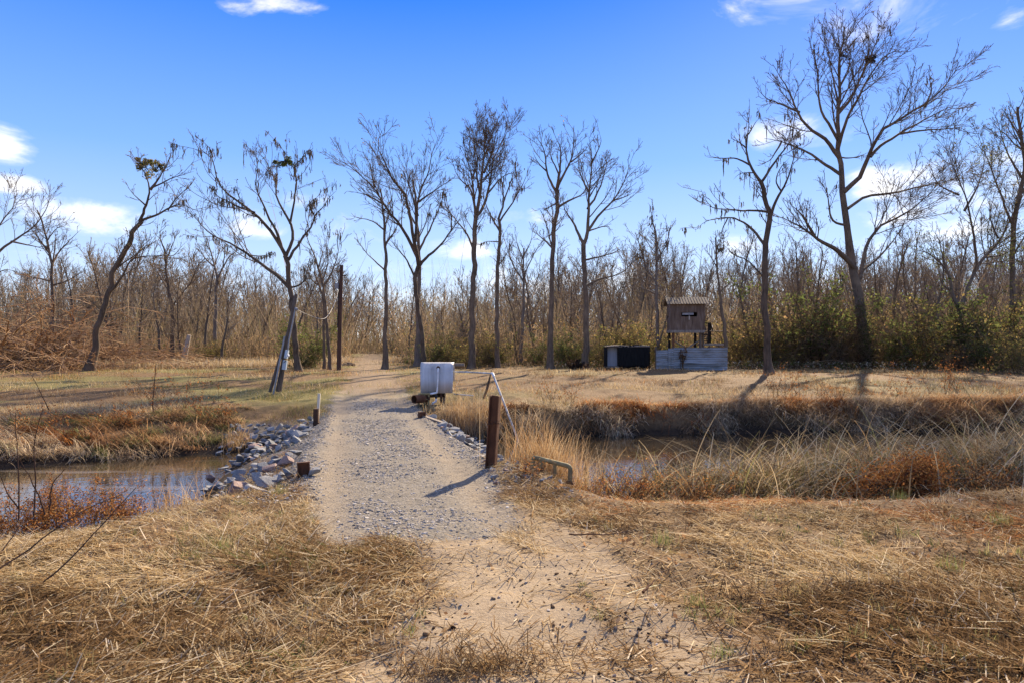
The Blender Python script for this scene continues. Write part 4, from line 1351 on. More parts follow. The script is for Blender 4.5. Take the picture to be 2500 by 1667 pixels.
SH = {k: [proto_shrub(500 + 7 * i + j, k) for j in range(2)] for i, k in enumerate(('brown', 'green', 'olive', 'bramble'))}
SWORD = {'brown': 'leafless brown shrub', 'green': 'dark evergreen shrub', 'olive': 'olive leafy shrub'}


def shrub(kind, X, Yd, H, label, group=None, rng=rr_, name='shrub', wide=1.0):
    a, b = SH[kind][rng.integers(0, 2)]
    z0 = float(height(np.array([X]), np.array([Yd]), False)[0]) - .05
    t = empty(name, (X, Yd, z0), label, 'shrub', group)
    t.rotation_euler.z = rng.uniform(0, 6.28)
    s = H / (2.6 if kind != 'bramble' else 1.9)
    t.scale = (s * rng.uniform(.9, 1.3) * wide, s * rng.uniform(.9, 1.3) * wide, s)
    link('stems', a, t)
    link('foliage', b, t)
    return t


cnt = 0
for tries in range(4000):
    if cnt >= 135:
        break
    Yd = 35.5 + 26 * rr_.uniform() ** 1.4
    px = rr_.uniform(-100, 2600)
    X = (px - 1250) / F * Yd
    rc = float(road_c(np.array(Yd)))
    if abs(X - rc) < 2.6 or (px < 900 and Yd < 41) or (900 < px < 1000 and Yd < 40):
        continue
    u = rr_.uniform()
    if px < 900:
        kind = 'brown' if u < .85 else 'olive'
        hi = rr_.uniform(.7, 1.7)
    elif px < 1780:
        kind = 'brown' if u < .4 else ('olive' if u < .82 else 'green')
        hi = rr_.uniform(.9, 2.4)
    else:
        gshare = .12 if px < 2230 else .4
        kind = 'green' if u < gshare else ('olive' if u < gshare + .33 else 'brown')
        hi = rr_.uniform(1.0, 3.2) if rr_.uniform() < .6 else rr_.uniform(3, 5)
    shrub(kind, X, Yd, hi, f'{SWORD[kind]} in the undergrowth of the wood {zone(px)}', f'{SWORD[kind]}s in the wood {zone(px)}')
    cnt += 1
# particular bushes
shrub('green', P(752, 860, 36)[0], 36, 2.9, 'evergreen bush left of the two thin trunks by the utility pole')
shrub('green', P(745, 860, 35)[0], 35.2, 1.2, 'low dark evergreen bush at the foot of the two thin trunks')
for px, Yd, H, lab in ((40, 34, 3.4, 'largest tan bramble mound at the left edge of the field'), (120, 33.5, 2.4, 'tan bramble mound sloping down towards the leaning tree'), (185, 35.5, 1.8, 'low bramble mound right behind the leaning tree trunk'), (-50, 33, 3.9, 'tan bramble mound cut by the left edge of the picture'), (80, 37, 3.2, 'bramble mound behind the largest one on the left')):
    shrub('bramble', P(px, 860, Yd)[0], Yd, H, lab, 'bramble mounds left of the leaning tree', name='bramble_thicket', wide=1.3)
for px, Yd, H, kind, lab in ((1890, 35.5, 2.6, 'olive', 'yellowish olive bush behind the field tree right of the tower'), (1820, 36, 2.8, 'olive', 'olive bush between the metal fence and the field tree'), (2000, 36, 5.2, 'green', 'tall evergreen bush left of the largest tree'), (2060, 35.2, 3.2, 'brown', 'brown brush against the trunk of the largest tree'),
                             (2180, 34.5, 3.0, 'green', 'evergreen bush at the right foot of the largest tree'), (2260, 34.5, 3.6, 'olive', 'olive bush left of the forked ivied tree'), (2400, 34, 4.6, 'green', 'tall evergreen bush right of the forked ivied tree'), (2470, 33, 4.2, 'olive', 'olive bush at the right edge, in front of the leafy trunk'),
                             (2430, 31, 2.0, 'green', 'low evergreen bush at the far right end of the field'), (2500, 29, 2.2, 'olive', 'nearest olive bush at the right edge of the field'), (1130, 36, 1.7, 'olive', 'low olive bush left of the tallest middle tree'), (1390, 36, 2.0, 'green', 'round green bush between the pair of trees left of the black box'),
                             (1480, 35.5, 2.2, 'olive', 'olive bush close behind the left end of the black box'), (1560, 35.3, 2.6, 'olive', 'olive bush behind the gap between the black box and the metal fence'), (1060, 37, 1.9, 'green', 'low green bush right behind the metal pump cover'), (2340, 32, 1.5, 'brown', 'low brown brush in front of the forked ivied tree')):
    shrub(kind, P(px, 860, Yd)[0], Yd, H, lab)


# far-off wood as one mass
def far_wood():
    rng = np.random.default_rng(900)
    g = Geo()
    n = 620
    Yd = rng.uniform(82, 125, n)
    px = rng.uniform(-200, 2700, n)
    X = (px - 1250) / F * Yd
    H = np.clip((833.5 - (ytop_at(px) + rng.uniform(20, 120, n))) / F * Yd + 1.5, 5, 16)
    k = 8
    zz = np.linspace(0, 1, k)
    T = np.stack([X[:, None] + np.cumsum(rng.normal(size=(n, k)) * .3, 1) + rng.normal(size=(n, 1)) * zz[None] * 1.0, Yd[:, None] + np.cumsum(rng.normal(size=(n, k)) * .3, 1), H[:, None] * zz[None] * .95], 2)
    R = (.012 * H)[:, None] * (1 - .8 * zz)[None]
    g.tubes(T, R, 5)
    b0, r0 = children(T, R, .38, .18, (.4, 1.0), .38, 5, .6, .05, .1, 4.5, .022, rng, .6)
    b1, r1 = children(b0, r0, .6, .15, (.4, .9), .45, 3, .6, .03, .13, 1.8, .018, rng, .4)
    g.tubes(b0, r0, 3)
    g.tubes(b1, r1, 3)
    m = 60000
    Yq = rng.uniform(66, 120, m)
    pxq = rng.uniform(-200, 2700, m)
    hq = rng.uniform(0, 1, m) ** 1.5 * 6.5
    g.leaves(np.stack([(pxq - 1250) / F * Yq, Yq, hq], 1), rng.uniform(.06, .16, m), pick([(.24, .18, .115), (.19, .14, .085), (.20, .17, .085), (.30, .22, .14)], m, rng), 1, rng)
    m = 36000
    Yq = 52 + 50 * rng.uniform(size=m)
    pxq = rng.uniform(-200, 2700, m)
    Xq = (pxq - 1250) / F * Yq
    ok = (np.abs(Xq - road_c(Yq)) > 2.2) | (Yq > 74)
    Xq, Yq, m = Xq[ok], Yq[ok], int(ok.sum())
    g.blades(np.stack([Xq, Yq, np.full(m, .1)], 1), rng.gamma(4, .85, m) + .6, rng.uniform(0, 6.28, m), rng.uniform(0, .35, m), rng.uniform(0, .7, m), rng.uniform(.02, .06, m), 4, pick([(.21, .15, .095), (.30, .225, .15), (.14, .10, .065), (.25, .19, .11), (.19, .16, .08)], m, rng), 1, tip=.3, side=rng.uniform(-1.5, 1.5, m))
    return link('woodland', g.mesh('woodland', [M['twig_far'], M['leaf']], True), kind='stuff')


far_wood()


def undergrowth():
    """loose thicket of stems and leaves on the floor of the wood"""
    rng = np.random.default_rng(910)
    g = Geo()
    m = 22000
    Yq = 37.5 + 40 * rng.uniform(size=m) ** 1.3
    pxq = rng.uniform(-150, 2650, m)
    Xq = (pxq - 1250) / F * Yq
    ok = (np.abs(Xq - road_c(Yq)) > 2.0) & ~((pxq < 900) & (Yq < 42))
    Xq, Yq, pxq = Xq[ok], Yq[ok], pxq[ok]
    m = len(Xq)
    g.blades(on_ground(Xq, Yq, -.05), rng.uniform(.5, 2.6, m) * (1 + .5 * (pxq > 1750)), rng.uniform(0, 6.28, m), rng.uniform(0, .45, m), rng.uniform(0, .8, m), rng.uniform(.014, .03, m), 3, pick([(.20, .145, .09), (.28, .20, .13), (.14, .10, .06)], m, rng), tip=.4, side=rng.uniform(-1.5, 1.5, m))
    k = 110000
    j = rng.integers(0, m, k)
    hz = rng.uniform(0, 1, k) ** 1.5 * np.where(pxq[j] > 1780, 3.6, np.where(pxq[j] > 950, 2.4, 1.5)) * (.3 + 1.2 * fbm(Xq[j], Yq[j], .35, 915, 2))
    c = np.where((rng.uniform(size=k) < np.where(pxq[j] > 2230, .5, np.where(pxq[j] > 950, .25, .08)))[:, None], pick(EVER + OLIVE, k, rng), pick([(.22, .15, .085), (.3, .2, .11), (.15, .105, .06), (.26, .16, .07)], k, rng))
    q = on_ground(Xq[j], Yq[j])
    q[:, 2] += hz
    q[:, :2] += rng.normal(size=(k, 2)) * .5
    g.leaves(q, rng.gamma(4, .011, k) + .01, c, 0, rng)
    return link('undergrowth', g.mesh('undergrowth', M['leaf']), kind='stuff')


undergrowth()


# ------------------------------------------------------------------ rocks
def rock_mesh(seed, mat, np_=11):
    rng = np.random.default_rng(seed)
    bm = bmesh.new()
    q = rng.normal(size=(np_, 3))
    q /= np.linalg.norm(q, axis=1, keepdims=True)
    q *= rng.uniform(.8, 1.1, (np_, 1)) * np.array([1.0, .78, .58])
    for v in q:
        bm.verts.new(v)
    r = bmesh.ops.convex_hull(bm, input=bm.verts)
    bmesh.ops.delete(bm, geom=[v for v in bm.verts if not v.link_faces], context='VERTS')
    bmesh.ops.bevel(bm, geom=bm.edges[:], offset=.025, segments=1, affect='EDGES')
    me = bpy.data.meshes.new('rock')
    bm.to_mesh(me)
    bm.free()
    me.materials.append(mat)
    return me


RM = {k: [rock_mesh(40 + 13 * i + j, M[k]) for j in range(7)] for i, k in enumerate(('rock', 'rock_dark', 'rock_red'))}
rk = np.random.default_rng(55)


def rock(X, Yd, size, label, group=None, mat=None, lift=.25, sq=None):
    mat = mat or ('rock', 'rock', 'rock', 'rock_dark', 'rock_dark', 'rock', 'rock_dark', 'rock', 'rock', 'rock_red')[rk.integers(0, 10)]
    o = link('rock', RM[mat][rk.integers(0, 7)], None, (X, Yd, float(height(np.array([X]), np.array([Yd]), False)[0]) + size * lift))
    o.rotation_euler = (rk.uniform(-.5, .5), rk.uniform(-.5, .5), rk.uniform(0, 6.28))
    o.scale = (size, size * rk.uniform(.8, 1.1), size * rk.uniform(.75, 1.1)) if sq is None else sq
    return tag(o, label, 'rock', group)


def pile(n, ylo, yhi, side, dlo, dhi, smin, smax, label, group, ok=None):
    pts = []
    t = 0
    while len(pts) < n and t < 9000:
        t += 1
        y = rk.uniform(ylo, yhi)
        d = rk.uniform(dlo, dhi)
        x = float(road_c(np.array(y)) + side * (float(road_hw(np.array(y))) + d))
        if ok and not ok(x, y, d):
            continue
        z = float(height(np.array([x]), np.array([y]), False)[0])
        if z < -.72:
            continue
        s = smin + (smax - smin) * rk.uniform() ** 1.6
        if any((x - a) ** 2 + (y - b) ** 2 < (.5 * (s + c)) ** 2 * 1.1 for a, b, c in pts):
            continue
        pts.append((x, y, s))
        rock(x, y, s, label, group, lift=rk.uniform(.2, .9))


pile(190, 11.9, 15.3, -1, .3, 2.2, .07, .145, 'grey angular rock in the rock pile on the far side of the left creek edge', 'rocks of the far left pile')
pile(52, 8.5, 10.8, -1, .12, 2.0, .07, .16, 'grey angular rock in the near left pile between creek and gravel road', 'rocks of the near left pile')
pile(80, 11.8, 15.6, 1, .15, 1.4, .075, .15, 'grey rock in the pile right of the gravel road, behind the rusty post', 'rocks of the right pile')
pile(34, 7.7, 9.4, 1, .02, .85, .035, .08, 'small pale stone at the foot of the tall rusty post', 'stones at the tall rusty post')
pile(22, 9.3, 12.0, 1, .2, .9, .05, .11, 'small grey stone along the right edge of the road beyond the rusty post', 'stones along the right road edge')
for px, py, z, s, mt, lab in ((585, 1215, -.35, .27, 'rock_red', 'large reddish rock at the near corner of the left creek, cut by grass'), (622, 1230, -.3, .24, 'rock', 'flat pale slab lying beside the large reddish rock'), (655, 1205, -.25, .22, 'rock', 'grey slab leaning right of the flat pale slab'),
                              (694, 1150, -.2, .20, 'rock_red', 'tilted brownish slab left of the rusty beam stub'), (768, 1163, -.02, .13, 'rock', 'pale block right beside the rusty beam stub'), (718, 1037, .0, .26, 'rock', 'single grey boulder at the top end of the far left rock pile'),
                              (628, 1090, -.45, .24, 'rock_red', 'brownish flat rock at the left tip of the far left pile'), (726, 1062, -.1, .20, 'rock', 'pale rock near the road edge of the far left pile')):
    Yd = (CAMH - z) * F / (py - 833.5)
    rock((px - 1250) / F * Yd, Yd, s * .85, lab, mat=mt, lift=.45)
for x, y, s, lab in ((-2.45, 4.3, .028, 'small pale pebble on the straw left of the track'), (-.63, 4.05, .034, 'brown clod sitting on the bare sand in the middle'), (-1.32, 5.05, .03, 'grey pebble on the straw just before the gravel road'), (.42, 3.9, .02, 'lone pale pebble on the sand right of the middle')):
    rock(x, y, s, lab, mat='rock')


# ------------------------------------------------------------------ man-made things
def bm_obj(name, bm, mat, parent=None, smooth=False, bevel=0.0):
    if bevel:
        bmesh.ops.bevel(bm, geom=bm.edges[:], offset=bevel, segments=2, affect='EDGES', clamp_overlap=True)
    bmesh.ops.recalc_face_normals(bm, faces=bm.faces)
    me = bpy.data.meshes.new(name)
    bm.to_mesh(me)
    bm.free()
    for p in me.polygons:
        p.use_smooth = smooth
    for m_ in (mat if isinstance(mat, list) else [mat]):
        me.materials.append(m_)
    return link(name, me, parent)


def box(bm, c, s, rot=None):
    r = bmesh.ops.create_cube(bm, size=1)
    mt = Matrix.Translation(c) @ (rot.to_4x4() if rot is not None else Matrix.Identity(4)) @ Matrix.Diagonal((*s, 1))
    bmesh.ops.transform(bm, matrix=mt, verts=r['verts'])


def box_obj(name, c, s, mat, parent=None, rot=None, bevel=.004):
    bm = bmesh.new()
    box(bm, c, s, rot)
    return bm_obj(name, bm, mat, parent, bevel=bevel)


def tube_obj(name, pts, r, mat, parent=None, sides=12, n=None, off=(0, 0, 0), caps=True):
    g = Geo()
    pts = np.asarray(pts, float) - np.asarray(off, float)
    if n:
        pts = resample(pts, n)
    R = np.interp(np.linspace(0, 1, len(pts)), np.linspace(0, 1, len(np.atleast_1d(r))), np.atleast_1d(r))
    g.tubes(pts, R, sides, caps=caps)
    return link(name, g.mesh(name, mat, True), parent)


def elbowed(pts, k=.06):
    """polyline with rounded corners"""
    pts = [np.asarray(p, float) for p in pts]
    out = [pts[0]]
    for a, b, c in zip(pts, pts[1:], pts[2:]):
        d1, d2 = (a - b) / np.linalg.norm(a - b), (c - b) / np.linalg.norm(c - b)
        for t in np.linspace(0, 1, 5):
            p0, p1 = b + d1 * k, b + d2 * k
            out.append((1 - t) ** 2 * p0 + 2 * t * (1 - t) * b + t * t * p1)
    out.append(pts[-1])
    return out


def gz(x, y):
    return float(height(np.array([x]), np.array([y]), False)[0])


def hbeam(bm, w, d, h, t=.014):
    box(bm, (0, 0, h / 2), (w - 2 * t, t, h))
    for s in (-1, 1):
        box(bm, (s * (w - t) / 2, 0, h / 2), (t, d, h))


# tall rusty post
px0 = P(1197, 1140, 8.85)
zb = gz(px0[0], 8.85)
post = empty('steel_post', (px0[0], 8.85, zb - .12), 'tall rusty steel beam post leaning right at the right edge of the gravel road', 'post')
bm = bmesh.new()
hbeam(bm, .128, .125, 1.06 + .0)
bm_obj('beam', bm, M['rust'], post, bevel=.003)
g = Geo()
a = np.linspace(0, 2 * np.pi, 13)
for dz_, tl in ((.70, .02), (.735, -.03), (.715, .035)):
    g.tubes(np.stack([np.cos(a) * .095 * np.clip(1 / np.maximum(np.abs(np.cos(a)), np.abs(np.sin(a))), 1, 1.2) * .8, np.sin(a) * .078, dz_ + tl * np.cos(a)], 1), np.full(13, .0035), 5)
link('wire', g.mesh('wire', M['rust_dark'], True), post)
post.rotation_euler = (rad(1.5), rad(4.2), rad(-14))
# left stub
p = P(742, 1160, 8.5)
st = empty('steel_stub', (p[0], 8.5, gz(p[0], 8.5) - .05), 'short cut-off rusty beam stub among rocks left of the gravel road', 'post')
bm = bmesh.new()
hbeam(bm, .15, .14, .21)
box(bm, (0, -.05, .216), (.156, .04, .012))
bm_obj('beam', bm, M['rust'], st, bevel=.003)
st.rotation_euler = (0, rad(-2), rad(18))
# stub beyond the right rock pile
p = P(1030, 1020, 14.7)
st = empty('steel_stub', (p[0], 14.7, gz(p[0], 14.7) - .05), 'low reddish rusty stub at the road edge below the pump cover', 'post')
bm = bmesh.new()
hbeam(bm, .14, .12, .17)
bm_obj('beam', bm, M['rust'], st, bevel=.003)
st.rotation_euler.z = rad(30)
# short brown post with base plate, and the stake behind
p = P(772, 1028, 14.1)
st = empty('steel_post', (p[0], 14.1, gz(p[0], 14.1) - .04), 'short dark brown square post at the left edge of the gravel road', 'post')
bm = bmesh.new()
box(bm, (0, 0, .19), (.10, .10, .38))
bm_obj('tube', bm, M['rust_dark'], st, bevel=.005)
bm = bmesh.new()
box(bm, (.01, 0, .075), (.125, .13, .05))
bm_obj('collar', bm, M['rust_dark'], st, bevel=.003)
p = P(777, 1010, 14.35)
bm = bmesh.new()
box(bm, (0, 0, .35), (.055, .03, .70), Matrix.Rotation(rad(3), 3, 'Y'))
o = bm_obj('wooden_stake', bm, M['stake'], None, bevel=.002)
o.location = (p[0], 14.35, gz(p[0], 14.35) - .08)
tag(o, 'thin pale wooden stake standing behind the short dark brown post', 'stake')

# pump cover
YT = 17.2
hx = P(1066, 900, YT)[0]
zg = gz(hx, YT)
zt, zbm = P(0, 884, YT)[2], P(0, 959, YT)[2]
hood = empty('pump_cover', (hx, YT, zg), 'curved galvanised sheet metal cover over the pump, right of the gravel road', 'pump cover')
H = zt - zbm
prof = [(0, 0), (.0, H - .24)]
for k in range(0, 13):
    a = math.pi - k * math.pi / 12
    prof.append((.24 + .24 * math.cos(a), H - .24 + .24 * math.sin(a)))
prof += [(.48, H * .35)]
bm = bmesh.new()
rows = []
for (yy, zz) in prof:
    rows.append([bm.verts.new(((-.42 + .84 * u) * (.96 + .04 * min(1, zz / H)) , yy, zz + zbm - zg)) for u in np.linspace(0, 1, 9)])
for r1_, r2_ in zip(rows, rows[1:]):
    for u in range(8):
        bm.faces.new((r1_[u], r1_[u + 1], r2_[u + 1], r2_[u]))
o = bm_obj('sheet', bm, M['galv'], hood, smooth=True)
md = o.modifiers.new('thick', 'SOLIDIFY')
md.thickness = .006
# disc coloured dark stands in for the hole where the pipe leaves
ring = [(P(1070, 897, YT)[0] - hx, 0, P(1070, 897, YT)[2] - zg)]
bm = bmesh.new()
r = bmesh.ops.create_cone(bm, cap_ends=True, segments=20, radius1=.045, radius2=.045, depth=.02, matrix=Matrix.Translation((ring[0][0], -.012, ring[0][2])) @ Matrix.Rotation(rad(90), 4, 'X'))
bm_obj('hole_disc', bm, M['rust_dark'], hood, bevel=.003)
for nm, dx, mt in (('steel_leg', .11, 'rust_dark'), ('wooden_leg', .165, 'oldpole')):
    box_obj(nm, (dx, .05 if nm == 'steel_leg' else .2, (zbm - zg) / 2 + .0), (.055, .05, zbm - zg + .16), M[mt], hood)
box_obj('steel_leg', (-.30, .36, (zbm - zg) / 2), (.05, .05, zbm - zg + .2), M['rust_dark'], hood)
box_obj('crossbar', (-.05, .1, zbm - zg + .03), (.6, .05, .05), M['oldpole'], hood)
# the pump body under the sheet
g = Geo()
g.tubes(np.array([[-.25, .24, .30], [.2, .24, .30]]), np.array([.13, .13]), 16, caps=True)
link('pump_body', g.mesh('pump_body', M['black'], True), hood)
# white riser pipe with fittings
pp = empty('pvc_riser', (P(1068, 955, YT)[0], YT - .07, gz(hx, YT - .1)), 'white PVC riser pipe climbing the front of the metal pump cover', 'pipe')
of = np.array(pp.location)
q = lambda x, y, dy=-.07: P(x, y, YT + dy)
tube_obj('riser', elbowed([q(1070, 899, -.0), q(1070, 900, -.075), q(1067.5, 955, -.075)], .03), .020, M['pvc'], pp, off=of)
tube_obj('elbow', [q(1069.8, 898, -.04), q(1069.8, 908, -.075)], .027, M['pvc'], pp, off=of)
tube_obj('outlet', elbowed([q(1067.3, 951), q(1067, 958), q(1050, 961)], .03), .025, M['pvc'], pp, off=of)
tube_obj('check_valve', [q(1065.5, 962), q(1065, 967), q(1064.5, 972)], [.022, .045, .022], M['black'], pp, off=of)
tube_obj('foot', elbowed([q(1065, 972), q(1064.5, 980), q(1056, 983), q(1055.5, 993), q(1055.5, 1003)], .035), .026, M['pvc'], pp, off=of)
# mustard manifold left of it
mf = empty('pipe_manifold', (P(1036, 990, YT - .1)[0], YT - .1, gz(P(1036, 990, YT)[0], YT - .1)), 'weathered mustard pipe manifold with three legs beside the pump cover', 'pipe')
of = np.array(mf.location)
q = lambda x, y, dy=-.1: P(x, y, YT + dy)
tube_obj('header', elbowed([q(1050, 961), q(1023, 961), q(1022, 1003)], .03), .024, M['mustard'], mf, off=of)
for x_ in (1036, 1047):
    tube_obj('leg', [q(x_, 961), q(x_ - 1, 1003)], .021, M['mustard'], mf, off=of)
for x_ in (1036, 1047):
    tube_obj('valve', [q(x_, 968), q(x_, 975)], [.03, .034], M['rust_dark'], mf, off=of)
tube_obj('crosspipe', [q(1022, 974), q(1047, 974)], .015, M['mustard'], mf, off=of)
# open rusty pipe
p = P(1011, 974, 16.9)
g = Geo()
ang = np.array([.62, .78, 0.0])
ang /= np.linalg.norm(ang)
pa = np.zeros((2, 3))
pa[1] = ang * .45
g.tubes(pa, np.array([.105, .105]), 24)
g.tubes(pa[::-1] * .999, np.array([.094, .094]), 24)
g2 = [(math.cos(t), math.sin(t)) for t in np.linspace(0, 2 * np.pi, 24, endpoint=False)]
sdv = np.array([ang[1], -ang[0], 0])
ringv = np.concatenate([[(sdv * c * r_ + np.array([0, 0, 1]) * s * r_) for c, s in g2] for r_ in (.105, .094)])
g.add(ringv, [[k, (k + 1) % 24, 24 + (k + 1) % 24, 24 + k] for k in range(24)])
o = link('culvert_pipe', g.mesh('culvert_pipe', M['rust'], True), None, (p[0], 16.9, max(p[2], gz(p[0], 16.9) + .08)))
tag(o, 'open-ended rusty steel pipe lying left of the pump cover', 'pipe')
# intake line to the creek
e0, e1, e2 = P(1100, 907, YT + .25), P(1203, 911, 17.0), np.array([.19, 15.45, -.72])
il = empty('intake_pipe', tuple(e1), 'long white PVC pipe running from the pump cover, then slanting down into the creek', 'pipe')
of = e1
tube_obj('level_run', [e0, P(1150, 908, 17.1), e1], .022, M['pvc_dirty'], il, off=of)
tube_obj('elbow', elbowed([e1 - [.05, 0, 0], e1, e1 + (e2 - e1) * .05], .02), .032, M['pvc'], il, off=of)
tube_obj('slanting_run', [e1, e1 + (e2 - e1) * .5, e2], .026, M['pvc_dirty'], il, off=of)
o = tube_obj('ground_pipe', [P(1108, 963, 17.6), P(1130, 965, 17.6), P(1156, 967, 17.6)], .018, M['pvc_dirty'])
o.location.z += .02
tag(o, 'thin pale pipe lying on the ground right of the pump cover', 'pipe')
o = tube_obj('dead_stalk', [P(1181, 972, 17.1), P(1190, 945, 17.1), P(1200, 903, 17.1)], [.03, .035, .008], M['bark_dark'], sides=6, n=8)
tag(o, 'dark dead stalk leaning right beside the bend of the intake pipe', 'stalk')
o = tube_obj('fallen_log', [P(1100, 893, 30), P(1134, 893, 30)], [.10, .09], M['bark_grey'], sides=10)
o.location.z = 0.03
tag(o, 'grey log lying at the edge of the wood right of the pump cover', 'log')
bm = bmesh.new()
p = P(1052, 1017, 14.6)
box(bm, (0, 0, 0), (.75, .11, .035), Matrix.Rotation(rad(-38), 3, 'Z') @ Matrix.Rotation(rad(10), 3, 'Y'))
o = bm_obj('plank', bm, M['plank'], None, bevel=.004)
o.location = (p[0], 14.6, gz(p[0], 14.6) + .04)
tag(o, 'weathered plank lying by the low rusty stub below the pump cover', 'plank')

# mustard pipe rail on the near right bank
YR = 8.5
of = P(1345, 1190, YR)
rail = empty('pipe_rail', tuple(of), 'mustard brown pipe rail with elbows standing in dry grass by the right creek', 'pipe rail')
q = lambda x, y, d=0.0: P(x, y, YR + d)
tube_obj('top_pipe', elbowed([q(1299, 1215, .25), q(1302, 1115, .25), q(1393, 1138, -.05), q(1391, 1178, -.05)], .05), .030, M['mustard'], rail, off=of)
tube_obj('leg', [q(1322, 1120, .18), q(1321, 1215, .18)], .026, M['mustard'], rail, off=of)
tube_obj('leg', [q(1355, 1128, .07), q(1355, 1170, .07), q(1352, 1215, .07)], .022, M['mustard'], rail, off=of)
tube_obj('valve', [q(1391, 1172, -.05), q(1390, 1180, -.05), q(1389, 1196, -.05)], [.035, .055, .04], M['rust_dark'], rail, off=of)
tube_obj('valve', [q(1321, 1140, .18), q(1321, 1152, .18)], [.034, .036], M['rust_dark'], rail, off=of)
tube_obj('lever', [q(1389, 1180, -.05), q(1372, 1178, -.05)], .008, M['conduit'], rail, off=of)

# utility pole
YU = 33.2
b0_ = P(827, 907, YU)
zg = gz(b0_[0], YU)
up_ = empty('utility_pole', (b0_[0], YU, zg), 'dark brown wooden utility pole left of the track at the edge of the wood', 'utility pole')
of = np.array([b0_[0], YU, zg])
tube_obj('pole', [b0_ - [0, 0, .3], P(830, 780, YU), P(834, 648, YU)], [.115, .10, .085], M['pole'], up_, off=of, n=8)
box_obj('junction_box', tuple(P(823.5, 699, YU) - of + np.array([0, -.08, 0])), (.17, .14, .27), M['conduit'], up_)
tube_obj('bracket', [P(832, 673, YU) - [0, .05, 0], P(843, 674, YU), P(846, 669, YU), P(849, 675, YU)], .02, M['black'], up_, off=of)
tube_obj('conduit', [P(828, 706, YU) - [0, .1, 0], P(825, 800, YU) - [0, .12, 0]], .018, M['black'], up_, off=of)
# service drop
tip = P(723, 755, 19.9)
cat_ = [P(828, 706, YU) - [0, .14, 0], P(822, 726, 31), P(812, 752, 28.5), P(797, 775, 26), P(779, 778, 23.5), P(750, 768, 21.5), tip]
o = tube_obj('service_cable', cat_, .008, M['cable'], sides=6, n=30)
tag(o, 'pale cable drooping from the utility pole towards the leaning service pole', 'cable')
# leaning service pole
YS = 19.9
b0_ = P(681, 950, YS)
zg = gz(b0_[0], YS)
sp = empty('service_pole', (b0_[0], YS, zg), 'weathered leaning service pole with meter box left of the gravel road', 'service pole')
of = np.array([b0_[0], YS, zg])
tube_obj('pole', [P(680, 955, YS), P(702, 830, YS), P(716, 757, YS), P(723, 719, YS)], [.085, .072, .062, .05], M['oldpole'], sp, off=of, n=10)
tube_obj('brace', [P(659, 956, YS - .1), P(680, 885, YS - .05), P(703, 813, YS)], [.05, .045], M['oldpole'], sp, off=of)
tube_obj('conduit', [P(667, 962, YS - .25), P(695, 821, YS - .1)], .026, M['conduit'], sp, off=of)
tube_obj('conduit', [P(720.5, 757, YS - .09), P(712, 800, YS - .09), P(705, 832, YS - .09), P(703, 856, YS - .1)], .022, M['conduit'], sp, off=of)
tube_obj('weather_head', elbowed([P(720.5, 762, YS - .09), P(722, 754, YS - .09), P(726, 756, YS - .12)], .02), [.03, .045, .04], M['conduit'], sp, off=of)
mb = box_obj('meter_box', tuple(P(702.5, 864, YS) - of + np.array([0, -.1, 0])), (.085, .12, .24), M['meter'], sp, Matrix.Rotation(rad(10), 3, 'Y'))
g = Geo()
c = P(708, 867, YS) - of + np.array([0, -.16, 0])
g.tubes(np.array([c, c - [0, .09, 0]]), np.array([.045, .04]), 16, caps=True)
link('meter_glass', g.mesh('meter_glass', M['glass'], True), mb)
box_obj('breaker_box', tuple(P(698, 890, YS) - of + np.array([0, -.1, 0])), (.11, .10, .27), M['meter'], sp, Matrix.Rotation(rad(8), 3, 'Y'))
tube_obj('wire', [P(704, 878, YS) - [0, .17, 0], P(700, 882, YS) - [0, .17, 0], P(693, 888, YS) - [0, .12, 0], P(689, 905, YS) - [0, .1, 0], P(683, 925, YS) - [0, .1, 0], P(688, 938, YS) - [0, .1, 0]], .008, M['black'], sp, off=of, n=16, sides=6)

# cut logs beside the track
for k, (px, py, r_, lab) in enumerate(((838, 897, .075, 'leftmost cut log end beside the track, half sunk in litter'), (846, 896, .085, 'second cut log from the left in the row beside the track'), (855, 895, .105, 'largest cut log end in the row beside the track'), (864, 893, .085, 'rightmost cut log end in the row, nearest the track'))):
    Yk = 37.0 + .2 * k
    c = P(px, py, Yk)
    z = gz(c[0], Yk) + r_ * .8
    lg = empty('cut_log', (c[0], Yk, z - r_), lab, 'log', 'cut logs beside the track')
    d = np.array([-.35, .9, 0.0])
    tube_obj('bark', [np.array([0, 0, r_]), np.array([0, 0, r_]) + d * .9], [r_, r_ * .95], M['bark'], lg, sides=12)
    bm = bmesh.new()
    bmesh.ops.create_cone(bm, cap_ends=True, segments=14, radius1=r_ * .92, radius2=r_ * .92, depth=.012, matrix=Matrix.Translation((.002, -.006, r_)) @ Matrix.Rotation(math.atan2(d[0], -d[1]) * 0 + rad(21), 4, 'Z') @ Matrix.Rotation(rad(90), 4, 'X'))
    bm_obj('cut_face', bm, M['cutwood'], lg)
# pale broken stump
o = tube_obj('broken_snag', [P(446, 895, 40), P(452, 860, 40), P(462, 818, 40)], [.19, .15, .11], M['board_light'], sides=8, n=7)
tag(o, 'pale broken leaning snag between the leaning tree and the wood', 'snag')

